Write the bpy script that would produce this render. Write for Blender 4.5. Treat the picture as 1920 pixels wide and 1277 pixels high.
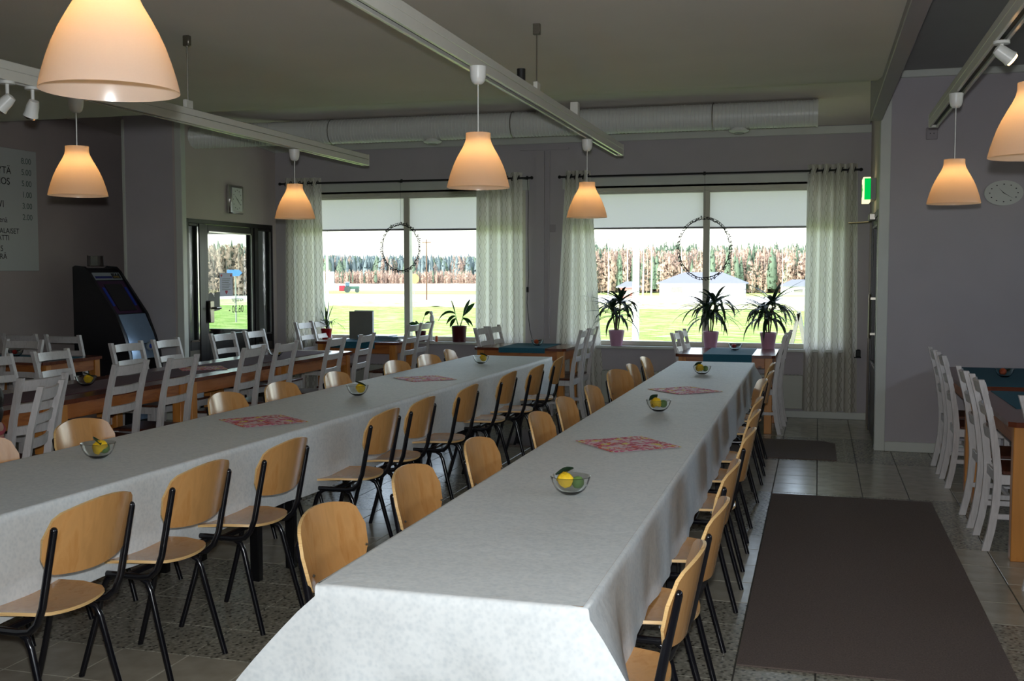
import bpy, bmesh, math, random
from mathutils import Vector, Matrix
from math import sin, cos, pi, radians, sqrt
for o in list(bpy.data.objects): bpy.data.objects.remove(o)
scn = bpy.context.scene
C = scn.collection
rnd = random.Random(7)

# ------------------------------------------------------------------ camera, sky, sun, exposure
cam_d = bpy.data.cameras.new('camera'); cam = bpy.data.objects.new('camera', cam_d); C.objects.link(cam)
cam_d.sensor_width = 36.0; cam_d.lens = 37.5; cam_d.clip_start = 0.05; cam_d.clip_end = 3000
YAW, PITCH, EYE = radians(16.0086), radians(3.6762), 1.55
Fv = Vector((-sin(YAW)*cos(PITCH), cos(YAW)*cos(PITCH), -sin(PITCH)))
Rv = Vector((cos(YAW), sin(YAW), 0)); Uv = Rv.cross(Fv)
m = Matrix((Rv, Uv, -Fv)).transposed().to_4x4(); m.translation = Vector((0, 0, EYE))
cam.matrix_world = m
scn.camera = cam

world = bpy.data.worlds.new('sky'); scn.world = world; world.use_nodes = True
wn = world.node_tree; wn.nodes.clear()
wo = wn.nodes.new('ShaderNodeOutputWorld'); wb = wn.nodes.new('ShaderNodeBackground')
sk = wn.nodes.new('ShaderNodeTexSky'); sk.sky_type = 'NISHITA'; sk.sun_disc = False
sk.sun_elevation = radians(32); sk.sun_rotation = radians(215); sk.air_density = 1.0; sk.dust_density = 1.5
hs = wn.nodes.new('ShaderNodeHueSaturation'); hs.inputs['Saturation'].default_value = 0.6
wn.links.new(sk.outputs[0], hs.inputs['Color']); wn.links.new(hs.outputs[0], wb.inputs['Color'])
wb.inputs['Strength'].default_value = 0.50
wn.links.new(wb.outputs[0], wo.inputs['Surface'])

sun_d = bpy.data.lights.new('sun', 'SUN'); sun_d.energy = 1.9; sun_d.angle = radians(0.6); sun_d.color = (1, 0.95, 0.86)
sun = bpy.data.objects.new('sun', sun_d); C.objects.link(sun)
sun.rotation_euler = Vector((0.45, 0.75, -0.62)).to_track_quat('-Z', 'Y').to_euler()
sun.location = (-20, -30, 30)

# the photographer's flash, just above the lens
fl_d = bpy.data.lights.new('camera_flash', 'SPOT'); fl_d.energy = 212; fl_d.shadow_soft_size = 0.02
fl_d.spot_size = radians(100); fl_d.spot_blend = 0.9; fl_d.color = (0.93, 0.97, 1.0)
fl = bpy.data.objects.new('camera_flash', fl_d); C.objects.link(fl)
fl.matrix_world = m; fl.location = Vector((0, 0, EYE)) + Uv*0.075

vs = scn.view_settings; vs.view_transform = 'Standard'; vs.look = 'None'; vs.gamma = 1.0; vs.use_curve_mapping = False
vs.exposure = 0.86

# ------------------------------------------------------------------ mesh helpers
class MB:
    def __init__(s): s.v = []; s.f = []; s.uv = None; s.mi = []
    def add(s, vs_, fs, mi=0):
        b = len(s.v); s.v += [tuple(p) for p in vs_]; s.f += [tuple(b+i for i in f) for f in fs]; s.mi += [mi]*len(fs); return s
    def box(s, x0, x1, y0, y1, z0, z1, bev=0.0, mi=0):
        if x0 > x1: x0, x1 = x1, x0
        if y0 > y1: y0, y1 = y1, y0
        if z0 > z1: z0, z1 = z1, z0
        if bev <= 0:
            return s.add([(x, y, z) for x in (x0, x1) for y in (y0, y1) for z in (z0, z1)],
              [(0,1,3,2),(4,6,7,5),(0,4,5,1),(2,3,7,6),(0,2,6,4),(1,5,7,3)], mi)
        b = min(bev, (x1-x0)/2.01, (y1-y0)/2.01, (z1-z0)/2.01)
        vs_, key = [], {}
        for ix, X in enumerate((x0, x1)):
            for iy, Y in enumerate((y0, y1)):
                for iz, Z in enumerate((z0, z1)):
                    sx, sy, sz = (1-2*ix)*b, (1-2*iy)*b, (1-2*iz)*b
                    key[ix,iy,iz] = len(vs_)
                    vs_ += [(X, Y+sy, Z+sz), (X+sx, Y, Z+sz), (X+sx, Y+sy, Z)]
        k = key; fs = []
        def q(a, b_, c, d, ax): fs.append((k[a]+ax, k[b_]+ax, k[c]+ax, k[d]+ax))
        q((0,0,0),(0,0,1),(0,1,1),(0,1,0),0); q((1,0,0),(1,1,0),(1,1,1),(1,0,1),0)
        q((0,0,0),(1,0,0),(1,0,1),(0,0,1),1); q((0,1,0),(0,1,1),(1,1,1),(1,1,0),1)
        q((0,0,0),(0,1,0),(1,1,0),(1,0,0),2); q((0,0,1),(1,0,1),(1,1,1),(0,1,1),2)
        def e(a, b_, p, r): fs.append((k[a]+p, k[b_]+p, k[b_]+r, k[a]+r))
        for i in (0,1):
            for j in (0,1):
                e((i,j,0),(i,j,1),0,1); e((i,0,j),(i,1,j),0,2); e((0,i,j),(1,i,j),1,2)
        for a in k.values(): fs.append((a, a+1, a+2))
        return s.add(vs_, fs, mi)
    def tube(s, pts, r, n=8, cap=True, mi=0):
        P = [Vector(p) for p in pts]; rs = r if isinstance(r, (list, tuple)) else [r]*len(P)
        vs_ = []; prev = None
        for i, p in enumerate(P):
            t = (P[min(i+1, len(P)-1)] - P[max(i-1, 0)])
            if t.length < 1e-9: t = Vector((0,0,1))
            t.normalize()
            if prev is None:
                a = Vector((0,0,1)) if abs(t.z) < 0.9 else Vector((1,0,0))
                u = t.cross(a).normalized()
            else:
                u = (prev - t*prev.dot(t)).normalized()
            prev = u; w = t.cross(u)
            for k in range(n):
                A = 2*pi*k/n; vs_.append(p + (u*cos(A) + w*sin(A))*rs[i])
        fs = []
        for i in range(len(P)-1):
            for k in range(n):
                a, b = i*n+k, i*n+(k+1)%n; fs.append((a, b, b+n, a+n))
        if cap: fs += [tuple(reversed(range(n))), tuple(range((len(P)-1)*n, len(P)*n))]
        return s.add(vs_, fs, mi)
    def lathe(s, prof, n=24, c=(0,0,0), close=False, mi=0):
        vs_ = []; m_ = len(prof)
        for r, z in prof:
            for k in range(n):
                A = 2*pi*k/n; vs_.append((c[0]+r*cos(A), c[1]+r*sin(A), c[2]+z))
        fs = []
        for i in range(m_ if close else m_-1):
            i2 = (i+1) % m_
            for k in range(n):
                k2 = (k+1) % n; fs.append((i*n+k, i*n+k2, i2*n+k2, i2*n+k))
        return s.add(vs_, fs, mi)
    def prism(s, poly, axis, a0, a1, mi=0):
        """poly: 2D outline; axis: the extrusion axis; (u,v) are the two others in xyz order"""
        def P(u, v, a): return {'x': (a,u,v), 'y': (u,a,v), 'z': (u,v,a)}[axis]
        n = len(poly)
        return s.add([P(u,v,a0) for u,v in poly]+[P(u,v,a1) for u,v in poly],
            [tuple(range(n)), tuple(range(2*n-1, n-1, -1))]+[(i, (i+1)%n, n+(i+1)%n, n+i) for i in range(n)], mi)
    def slab(s, fn, nu, nv, t, mi=0):
        """closed shell from a surface fn(u,v) in 0..1 thickened by t along its normal"""
        G = [[Vector(fn(i/nu, j/nv)) for j in range(nv+1)] for i in range(nu+1)]
        vs_ = []; top = []
        for i in range(nu+1):
            for j in range(nv+1):
                a = G[min(i+1,nu)][j]-G[max(i-1,0)][j]; b = G[i][min(j+1,nv)]-G[i][max(j-1,0)]
                N = a.cross(b); N = N.normalized() if N.length > 1e-12 else Vector((0,0,1))
                vs_.append(G[i][j]); top.append(G[i][j]+N*t)
        M = nv+1; K = len(vs_); fs = []
        for i in range(nu):
            for j in range(nv):
                a = i*M+j; fs += [(a, a+1, a+M+1, a+M), (K+a, K+a+M, K+a+M+1, K+a+1)]
        for i in range(nu):
            a = i*M; fs.append((a, a+M, K+a+M, K+a)); a = i*M+nv; fs.append((a, K+a, K+a+M, a+M))
        for j in range(nv):
            a = j; fs.append((a, K+a, K+a+1, a+1)); a = nu*M+j; fs.append((a, a+1, K+a+1, K+a))
        return s.add(vs_+top, fs, mi)
    def sheet(s, fn, nu, nv, mi=0, uvfn=None):
        vs_ = [fn(i/nu, j/nv) for i in range(nu+1) for j in range(nv+1)]; M = nv+1
        if uvfn:
            if s.uv is None: s.uv = {}
            for i in range(nu+1):
                for j in range(nv+1): s.uv[len(s.v)+i*M+j] = uvfn(i/nu, j/nv)
        return s.add(vs_, [(i*M+j, (i+1)*M+j, (i+1)*M+j+1, i*M+j+1) for i in range(nu) for j in range(nv)], mi)
    def ball(s, c, r, n=10, mi=0, sz=(1,1,1)):
        vs_ = [(c[0], c[1], c[2]-r*sz[2])]; h = max(n//2, 3)
        for i in range(1, h):
            A = -pi/2+pi*i/h
            for k in range(n):
                B = 2*pi*k/n; vs_.append((c[0]+r*sz[0]*cos(A)*cos(B), c[1]+r*sz[1]*cos(A)*sin(B), c[2]+r*sz[2]*sin(A)))
        vs_.append((c[0], c[1], c[2]+r*sz[2])); fs = [(0, 1+(k+1)%n, 1+k) for k in range(n)]
        for i in range(h-2):
            for k in range(n):
                a, b = 1+i*n+k, 1+i*n+(k+1)%n; fs.append((a, b, b+n, a+n))
        L = len(vs_)-1; o = 1+(h-2)*n; fs += [(o+k, o+(k+1)%n, L) for k in range(n)]
        return s.add(vs_, fs, mi)
    def xf(s, M, start=0):
        for i in range(start, len(s.v)): s.v[i] = tuple(M @ Vector(s.v[i]))
        return s
    def mesh(s, name, mats, smooth=40):
        me = bpy.data.meshes.new(name); me.from_pydata(s.v, [], s.f)
        for mt in (mats if isinstance(mats, (list, tuple)) else [mats]): me.materials.append(mt)
        if any(s.mi): me.polygons.foreach_set('material_index', s.mi)
        bm = bmesh.new(); bm.from_mesh(me)
        if not s.uv: bmesh.ops.recalc_face_normals(bm, faces=bm.faces)
        bm.to_mesh(me); bm.free()
        if s.uv:
            ul = me.uv_layers.new(name='UVMap')
            for lp in me.loops: ul.data[lp.index].uv = s.uv.get(lp.vertex_index, (0,0))
        if smooth:
            me.shade_smooth(); me.set_sharp_from_angle(angle=radians(smooth))
        return me
    def build(s, name, mats, parent=None, smooth=40, loc=None, label=None):
        o = bpy.data.objects.new(name, s.mesh(name, mats, smooth)); C.objects.link(o)
        if parent is not None: o.parent = parent
        if loc is not None: o.location = loc
        if label: o['label'] = label
        return o

def tag(o, label=None, cat=None, group=None, kind=None):
    if label: o['label'] = label
    if cat: o['category'] = cat
    if group: o['group'] = group
    if kind: o['kind'] = kind
    return o
def thing(name, label, cat, loc=(0,0,0), rz=0.0, group=None):
    o = bpy.data.objects.new(name, None); C.objects.link(o); o.empty_display_size = 0.1
    o.location = loc; o.rotation_euler = (0,0,rz)
    return tag(o, label, cat, group)
def copy_tree(o, parent=None, loc=None, rz=None, label=None, group=None):
    c = o.copy(); C.objects.link(c)
    if parent is not None: c.parent = parent
    if loc is not None: c.location = loc
    if rz is not None: c.rotation_euler = (0,0,rz)
    if label: c['label'] = label
    if group: c['group'] = group
    for ch in list(o.children): copy_tree(ch, c)
    return c
def ordw(i): return ['first','second','third','fourth','fifth','sixth','seventh','eighth','ninth','tenth'][i]

# ------------------------------------------------------------------ materials
def srgb(r, g, b):
    f = lambda c: (c/255/12.92) if c/255 <= 0.04045 else ((c/255+0.055)/1.055)**2.4
    return (f(r), f(g), f(b), 1)
class NT:
    def __init__(s, name):
        s.m = bpy.data.materials.new(name); s.m.use_nodes = True; s.t = s.m.node_tree; s.n = s.t.nodes
        s.b = s.n['Principled BSDF']; s.out = s.n['Material Output']
    def new(s, ty, **kw):
        n = s.n.new(ty)
        for k, v in kw.items():
            if k in n.inputs: n.inputs[k].default_value = v
            else: setattr(n, k, v)
        return n
    def l(s, a, b): s.t.links.new(a, b)
    def coord(s, which='Object', scale=(1,1,1)):
        tc = s.new('ShaderNodeTexCoord'); mp = s.new('ShaderNodeMapping'); mp.inputs['Scale'].default_value = scale
        s.l(tc.outputs[which], mp.inputs[0]); return mp.outputs[0]
    def math(s, op, a, b=None, c=None):
        n = s.new('ShaderNodeMath', operation=op)
        for i, x in enumerate((a, b, c)):
            if x is None: continue
            if isinstance(x, (int, float)): n.inputs[i].default_value = x
            else: s.l(x, n.inputs[i])
        return n.outputs[0]
    def ramp(s, fac, stops, interp='LINEAR'):
        r = s.new('ShaderNodeValToRGB'); r.color_ramp.interpolation = interp
        e = r.color_ramp.elements
        while len(e) > 1: e.remove(e[-1])
        e[0].position, e[0].color = stops[0]
        for p, c in stops[1:]:
            x = e.new(p); x.color = c
        s.l(fac, r.inputs[0]); return r.outputs[0]
    def bump(s, h, strength=0.2, dist=0.01):
        b = s.new('ShaderNodeBump'); b.inputs['Strength'].default_value = strength; b.inputs['Distance'].default_value = dist
        s.l(h, b.inputs['Height']); s.l(b.outputs[0], s.b.inputs['Normal'])
def mat(name, col, rough=0.5, metal=0.0, noise=None, var=0.08, bump=0.0, spec=0.5, scale=(1,1,1), **kw):
    N = NT(name); b = N.b
    b.inputs['Base Color'].default_value = col; b.inputs['Roughness'].default_value = rough
    b.inputs['Metallic'].default_value = metal; b.inputs['Specular IOR Level'].default_value = spec
    if noise is None: noise = 14
    co = N.coord('Object', scale); nz = N.new('ShaderNodeTexNoise', Scale=noise, Detail=4)
    N.l(co, nz.inputs['Vector'])
    d = tuple(c*(1-var) for c in col[:3])+(1,); u = tuple(min(1, c*(1+var)) for c in col[:3])+(1,)
    N.l(N.ramp(nz.outputs[0], [(0.3, d), (0.7, u)]), b.inputs['Base Color'])
    if bump: N.bump(nz.outputs[0], bump, 0.01)
    for k, v in kw.items(): b.inputs[k.replace('_', ' ')].default_value = v
    return N.m
def wood(name, dark, light, scale=(1,1,1), ring=6, rough=0.35, knots=False, dist=3.0):
    N = NT(name); co = N.coord('Object', scale)
    nz = N.new('ShaderNodeTexNoise', Scale=ring, Detail=5, Distortion=dist*0.3); N.l(co, nz.inputs['Vector'])
    c = N.ramp(nz.outputs[0], [(0.3, dark), (0.5, light), (0.72, tuple(x*0.86 for x in light[:3])+(1,))])
    if knots:
        vo = N.new('ShaderNodeTexVoronoi', Scale=3.2); co2 = N.coord('Object', (1,1,1)); N.l(co2, vo.inputs['Vector'])
        k = N.ramp(vo.outputs['Distance'], [(0.05, (1,1,1,1)), (0.10, (0,0,0,1))])
        mx = N.new('ShaderNodeMix', data_type='RGBA'); N.l(k, mx.inputs[0]); N.l(c, mx.inputs[6]); mx.inputs[7].default_value = tuple(x*0.35 for x in dark[:3])+(1,)
        c = mx.outputs[2]
    N.l(c, N.b.inputs['Base Color']); N.b.inputs['Roughness'].default_value = rough
    N.bump(nz.outputs[0], 0.05, 0.003)
    return N.m
M = {}
M['wall'] = mat('mauve_wall_paint', srgb(182,176,180), 0.75, noise=3, var=0.03, bump=0.02)
M['wall_beige'] = mat('taupe_wall_paint', srgb(196,184,180), 0.7, noise=3, var=0.03, bump=0.02)
M['ceiling'] = mat('ceiling_paint', srgb(232,224,216), 0.9, noise=1.5, var=0.03)
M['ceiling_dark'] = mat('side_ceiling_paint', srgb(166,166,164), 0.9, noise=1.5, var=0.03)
M['trim'] = mat('white_trim_paint', srgb(205,208,200), 0.45, noise=5, var=0.03)
M['frame'] = mat('window_frame_paint', srgb(205,203,185), 0.45, noise=5, var=0.03)
M['beam'] = mat('beam_paint', srgb(160,152,156), 0.6, noise=5, var=0.03)
M['white_plastic'] = mat('white_plastic', srgb(225,226,222), 0.35, var=0.02)
M['grey_plastic'] = mat('grey_plastic', srgb(150,150,150), 0.45, var=0.03)
M['track'] = mat('white_lacquered_aluminium', srgb(215,214,205), 0.25, var=0.02)
M['black'] = mat('black_lacquer', srgb(14,14,20), 0.22, var=0.1, spec=0.6)
M['black_matt'] = mat('black_matt', srgb(16,15,16), 0.6, var=0.1)
M['table_black'] = mat('black_painted_frame', srgb(10,10,13), 0.35, var=0.1)
M['chrome'] = mat('chrome', srgb(200,200,200), 0.15, 1.0, var=0.02)
M['steel'] = mat('brushed_steel', srgb(150,145,135), 0.3, 1.0, var=0.05, scale=(1,1,20))
M['dark_frame'] = mat('dark_anodised_frame', srgb(32,29,30), 0.35, 0.3, var=0.06)
M['beech'] = wood('lacquered_beech', srgb(190,132,72), srgb(206,152,92), (6,6,1.2), 3, 0.2)
M['beech'].node_tree.nodes['Principled BSDF'].inputs['Coat Weight'].default_value = 0.35
M['beech'].node_tree.nodes['Principled BSDF'].inputs['Coat Roughness'].default_value = 0.18
M['beech_edge'] = wood('plywood_edge', srgb(190,140,80), srgb(232,192,130), (1,1,60), 5, 0.45)
M['pine_top'] = wood('dark_stained_pine', srgb(72,34,22), srgb(108,54,34), (2,10,10), 3, 0.22)
M['pine_leg'] = wood('honey_pine', srgb(170,100,40), srgb(204,136,64), (8,8,1), 2, 0.35)
M['pine_apron'] = wood('honey_pine_apron', srgb(140,74,30), srgb(176,106,50), (2,2,12), 2, 0.35, knots=True)
M['whitewash'] = wood('whitewashed_wood', srgb(186,180,178), srgb(205,200,198), (6,6,1), 6, 0.4)
M['seat_brown'] = wood('brown_stained_seat', srgb(60,32,24), srgb(90,50,36), (2,12,2), 3, 0.3)
M['teal'] = mat('teal_cloth', srgb(30,92,112), 0.85, noise=120, var=0.15, bump=0.1)
M['plum'] = mat('plum_runner_cloth', srgb(92,62,72), 0.85, noise=120, var=0.15, bump=0.1)
M['mat'] = mat('dark_brown_mat', srgb(104,91,84), 0.95, noise=140, var=0.25, bump=0.35)
M['radiator'] = mat('radiator_enamel', srgb(178,180,168), 0.4, var=0.02)
M['paper'] = mat('paper', srgb(200,200,215), 0.8, var=0.02)
M['green_leaf'] = mat('green_leaf', srgb(34,84,26), 0.4, noise=20, var=0.25)
M['leaf_dark'] = mat('dark_leaf', srgb(26,52,30), 0.4, noise=20, var=0.25)
M['leaf_grey'] = mat('grey_green_leaf', srgb(60,84,52), 0.5, noise=20, var=0.2)
M['stem'] = mat('brown_stem', srgb(90,66,44), 0.7)
M['pink_pot'] = mat('mauve_glazed_pot', srgb(196,150,178), 0.3, var=0.04)
M['red_pot'] = mat('red_pot', srgb(150,16,26), 0.35, var=0.04)
M['maroon_pot'] = mat('maroon_pot', srgb(74,12,24), 0.4, var=0.05)
M['soil'] = mat('soil', srgb(40,28,20), 0.95, var=0.3, bump=0.4)
M['yellow'] = mat('yellow_petal', srgb(238,196,30), 0.55, noise=40, var=0.12)
M['bud'] = mat('green_bud', srgb(104,140,72), 0.6, noise=30, var=0.15)
M['red_fruit'] = mat('red_ornament', srgb(190,40,26), 0.35, noise=30, var=0.15)
M['orange'] = mat('orange_ornament', srgb(205,86,36), 0.5, noise=30, var=0.15)
M['hair'] = mat('dark_hair', srgb(22,15,14), 0.5, noise=60, var=0.4, bump=0.5, scale=(6,6,1))
M['skin'] = mat('skin', srgb(196,140,118), 0.55, var=0.05)
M['pink_cloth'] = mat('pink_shirt_cloth', srgb(180,70,84), 0.85, noise=60, var=0.1)
M['denim'] = mat('blue_trousers_cloth', srgb(50,62,92), 0.85, noise=60, var=0.1)
M['ink'] = mat('black_marker_ink', srgb(30,30,34), 0.6)
M['ink_green'] = mat('faded_marker_ink', srgb(96,122,112), 0.6)
M['grey_card'] = mat('grey_card', srgb(122,122,116), 0.7, noise=4, var=0.12)

def glass_mat(name, tint=(1,1,1,1), fac=0.08, rough=0.0):
    N = NT(name); N.n.remove(N.b)
    t = N.new('ShaderNodeBsdfTransparent'); t.inputs[0].default_value = tint
    g = N.new('ShaderNodeBsdfGlossy'); g.inputs['Roughness'].default_value = rough
    lw = N.new('ShaderNodeLayerWeight'); lw.inputs[0].default_value = 0.5
    fr = N.math('ADD', 0.035, N.math('MULTIPLY', 0.8, N.math('POWER', lw.outputs['Facing'], 5)))
    mx = N.new('ShaderNodeMixShader'); N.l(fr, mx.inputs[0])
    N.l(t.outputs[0], mx.inputs[1]); N.l(g.outputs[0], mx.inputs[2]); N.l(mx.outputs[0], N.out.inputs[0])
    return N.m
M['pane'] = glass_mat('window_glass', (0.97,0.98,0.97,1))
M['door_pane'] = glass_mat('door_glass', (0.86,0.9,0.87,1))
N = NT('clear_glass'); N.b.inputs['Transmission Weight'].default_value = 1; N.b.inputs['Roughness'].default_value = 0.0
N.b.inputs['IOR'].default_value = 1.45; N.b.inputs['Base Color'].default_value = (0.96,0.98,0.97,1); M['glass'] = N.m
def translucent(name, col, tcol, mix, rough=0.5, gloss=0.0, pattern=None):
    N = NT(name); N.n.remove(N.b)
    d = N.new('ShaderNodeBsdfDiffuse'); d.inputs[0].default_value = col
    t = N.new('ShaderNodeBsdfTranslucent'); t.inputs[0].default_value = tcol
    mx = N.new('ShaderNodeMixShader'); mx.inputs[0].default_value = mix
    N.l(d.outputs[0], mx.inputs[1]); N.l(t.outputs[0], mx.inputs[2]); o = mx.outputs[0]
    if pattern:
        c = pattern(N); N.l(c, d.inputs[0]); N.l(c, t.inputs[0])
    else:
        nz = N.new('ShaderNodeTexNoise', Scale=60); 
        N.l(N.ramp(nz.outputs[0], [(0.3, tuple(x*0.96 for x in col[:3])+(1,)), (0.7, col)]), d.inputs[0])
    if gloss:
        g = N.new('ShaderNodeBsdfGlossy'); g.inputs['Roughness'].default_value = rough
        m2 = N.new('ShaderNodeMixShader'); m2.inputs[0].default_value = gloss
        N.l(o, m2.inputs[1]); N.l(g.outputs[0], m2.inputs[2]); o = m2.outputs[0]
    N.l(o, N.out.inputs[0]); return N.m
M['shade'] = translucent('opal_plastic_shade', srgb(176,166,158), srgb(240,212,172), 0.42, 0.25, 0.05)
M['blind'] = translucent('roller_blind_cloth', srgb(218,216,212), srgb(214,206,208), 0.5)
def curtain_pat(N):
    tc = N.new('ShaderNodeTexCoord'); sp = N.new('ShaderNodeSeparateXYZ'); N.l(tc.outputs['UV'], sp.inputs[0])
    u = N.math('SUBTRACT', N.math('FRACT', N.math('DIVIDE', sp.outputs[0], 0.085)), 0.5)
    w = N.math('ADD', 0.13, N.math('MULTIPLY', 0.11, N.math('COSINE', N.math('MULTIPLY', sp.outputs[1], 2*pi/0.105))))
    d = N.math('ABSOLUTE', N.math('SUBTRACT', N.math('ABSOLUTE', u), w))
    ln = N.math('LESS_THAN', d, 0.045)
    mx = N.new('ShaderNodeMix', data_type='RGBA'); N.l(ln, mx.inputs[0])
    mx.inputs[6].default_value = srgb(236,233,224); mx.inputs[7].default_value = srgb(202,197,184)
    return mx.outputs[2]
M['curtain'] = translucent('patterned_curtain_cloth', srgb(200,198,188), srgb(200,198,188), 0.42, pattern=curtain_pat)
def emis(name, col, st):
    N = NT(name); N.n.remove(N.b); e = N.new('ShaderNodeEmission'); e.inputs[0].default_value = col; e.inputs[1].default_value = st
    N.l(e.outputs[0], N.out.inputs[0]); return N.m
M['bulb'] = emis('glowing_bulb', (1, 0.66, 0.36, 1), 6)
M['spot_glow'] = emis('spot_bulb', (1, 0.55, 0.2, 1), 9)
M['exit_green'] = emis('exit_sign_green', (0.0, 0.42, 0.06, 1), 0.8)
M['exit_cream'] = emis('exit_sign_cream', (0.95, 0.85, 0.45, 1), 0.9)

# white paper-damask cloth
N = NT('embossed_table_paper'); co = N.coord('Object', (1,1,1))
vo = N.new('ShaderNodeTexVoronoi', Scale=85, feature='SMOOTH_F1'); N.l(co, vo.inputs['Vector'])
nz = N.new('ShaderNodeTexNoise', Scale=38, Detail=4); N.l(co, nz.inputs['Vector'])
h = N.math('ADD', N.math('MULTIPLY', vo.outputs['Distance'], 0.8), nz.outputs[0])
N.l(N.ramp(h, [(0.45, srgb(206,211,212)), (1.0, srgb(222,225,224))]), N.b.inputs['Base Color'])
N.b.inputs['Roughness'].default_value = 0.6; N.b.inputs['Specular IOR Level'].default_value = 0.3
n3 = N.new('ShaderNodeTexNoise', Scale=7, Detail=3, Distortion=1.2); N.l(co, n3.inputs['Vector'])
N.bump(N.math('ADD', N.math('MULTIPLY', h, 0.12), n3.outputs[0]), 0.35, 0.008); M['cloth'] = N.m
# smooth tile and terrazzo
def tile_mats():
    N = NT('beige_floor_tile'); co = N.coord('Object')
    nz = N.new('ShaderNodeTexNoise', Scale=9, Detail=6); N.l(co, nz.inputs['Vector'])
    N.l(N.ramp(nz.outputs[0], [(0.3, srgb(156,150,134)), (0.7, srgb(178,172,156))]), N.b.inputs['Base Color'])
    N.b.inputs['Roughness'].default_value = 0.22; a = N.m
    N = NT('terrazzo_floor_tile'); co = N.coord('Object')
    vo = N.new('ShaderNodeTexVoronoi', Scale=58); vo.feature = 'F1'; N.l(co, vo.inputs['Vector'])
    n1 = N.new('ShaderNodeTexNoise', Scale=45, Detail=3); N.l(co, n1.inputs['Vector'])
    s1 = N.ramp(vo.outputs['Color'], [(0.0, srgb(44,42,38)), (0.30, srgb(70,68,60)), (0.42, srgb(150,145,130)), (0.8, srgb(172,167,152)), (1, srgb(172,170,158))])
    f = N.ramp(vo.outputs['Distance'], [(0.30, (0,0,0,1)), (0.55, (1,1,1,1))])
    mx = N.new('ShaderNodeMix', data_type='RGBA'); N.l(f, mx.inputs[0]); N.l(s1, mx.inputs[6])
    N.l(N.ramp(n1.outputs[0], [(0.3, srgb(122,118,105)), (0.7, srgb(160,156,141))]), mx.inputs[7])
    N.l(mx.outputs[2], N.b.inputs['Base Color']); N.b.inputs['Roughness'].default_value = 0.25
    return a, N.m
M['tile'], M['terrazzo'] = tile_mats()
M['grout'] = mat('grout', srgb(72,70,64), 0.8)
# flowery print
N = NT('floral_paper_print'); co = N.coord('Object')
vo = N.new('ShaderNodeTexVoronoi', Scale=24); N.l(co, vo.inputs['Vector'])
v2 = N.new('ShaderNodeTexVoronoi', Scale=60); N.l(co, v2.inputs['Vector'])
sp = N.new('ShaderNodeSeparateColor'); N.l(vo.outputs['Color'], sp.inputs[0])
c1 = N.ramp(sp.outputs[0], [(0, srgb(190,30,70)), (0.3, srgb(214,90,130)), (0.5, srgb(222,70,60)), (0.66, srgb(232,208,70)), (0.84, srgb(226,190,200))], 'CONSTANT')
mx = N.new('ShaderNodeMix', data_type='RGBA'); N.l(N.ramp(v2.outputs['Distance'], [(0.55, (0,0,0,1)), (0.66, (1,1,1,1))]), mx.inputs[0])
N.l(c1, mx.inputs[6]); mx.inputs[7].default_value = srgb(226,200,196)
N.l(mx.outputs[2], N.b.inputs['Base Color']); N.b.inputs['Roughness'].default_value = 0.7; M['floral'] = N.m
N = NT('white_board_glass'); N.b.inputs['Base Color'].default_value = srgb(226,231,227); N.b.inputs['Roughness'].default_value = 0.04
N.b.inputs['Coat Weight'].default_value = 0.6; M['board'] = N.m

# ------------------------------------------------------------------ structure
YW = 11.71; YR = 9.72; XS = 0.5; XD = -6.34; XL = -7.9; XJ = -7.03; YN = 10.94; XE = 4.2; YB = -3.2
def struct(name, mb, mt, parent=None, smooth=30):
    o = mb.build(name, mt, parent, smooth); o['kind'] = 'structure'; return o
floor = struct('floor', MB().box(XL-0.2, XE+0.2, YB-0.2, YW+0.25, -0.12, -0.006), M['grout'])
W1 = (-6.08, -3.20, 0.745, 2.50); W2 = (-2.72, 0.26, 0.735, 2.50); WD = (-7.42, -6.66, 0.0, 2.08)
wf = MB()
def wallpiece(x0, x1, z0, z1): wf.box(x0, x1, YW, YW+0.22, z0, z1)
wallpiece(XL-0.2, WD[0], 0, 3.4); wallpiece(WD[0], WD[1], WD[3], 3.4); wallpiece(WD[1], W1[0], 0, 3.4)
for w in (W1, W2): wallpiece(w[0], w[1], 0, w[2]); wallpiece(w[0], w[1], w[3], 3.4)
wallpiece(W1[1], W2[0], 0, 3.4); wallpiece(W2[1], XS+0.2, 0, 3.4)
wf.box(-3.075, -2.975, YW-0.035, YW, 0, 2.90); wf.box(-2.93, -2.915, YW-0.02, YW, 0.8, 2.90)
wf.box(-3.26, -2.70, YW-0.02, YW, 2.915, 2.935)
struct('wall_front', wf, M['wall'])
struct('wall_left', MB().box(XL-0.2, XL, YB-0.2, YW+0.22, 0, 3.4), M['wall_beige'])
wv = MB().box(XJ, XD-0.1, YR, YR+0.1, 0, 3.4).box(XJ, XJ+0.08, YR+0.1, YN, 0, 3.4).box(XL, XJ+0.08, YN, YN+0.08, 0, 3.4)
struct('wall_vestibule', wv, M['wall'])
DY0, DY1, DZ = 9.79, 11.62, 2.11      # opening of the glazed entrance in the wall facing +X
struct('wall_entrance', MB().box(XD-0.1, XD, YR, DY0, 0, 3.4).box(XD-0.1, XD, DY1, YW, 0, 3.4).box(XD-0.1, XD, DY0, DY1, DZ, 3.4), M['wall_beige'])
struct('wall_right_side', MB().box(XS, XS+0.1, YR+0.1, 9.9, 0, 3.4).box(XS, XS+0.1, 11.0, YW, 0, 3.4).box(XS, XS+0.1, 9.9, 11.0, 2.1, 3.4), M['wall_beige'])
struct('wall_right', MB().box(XS, XE, YR, YR+0.1, 0, 3.4), M['wall'])
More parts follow.
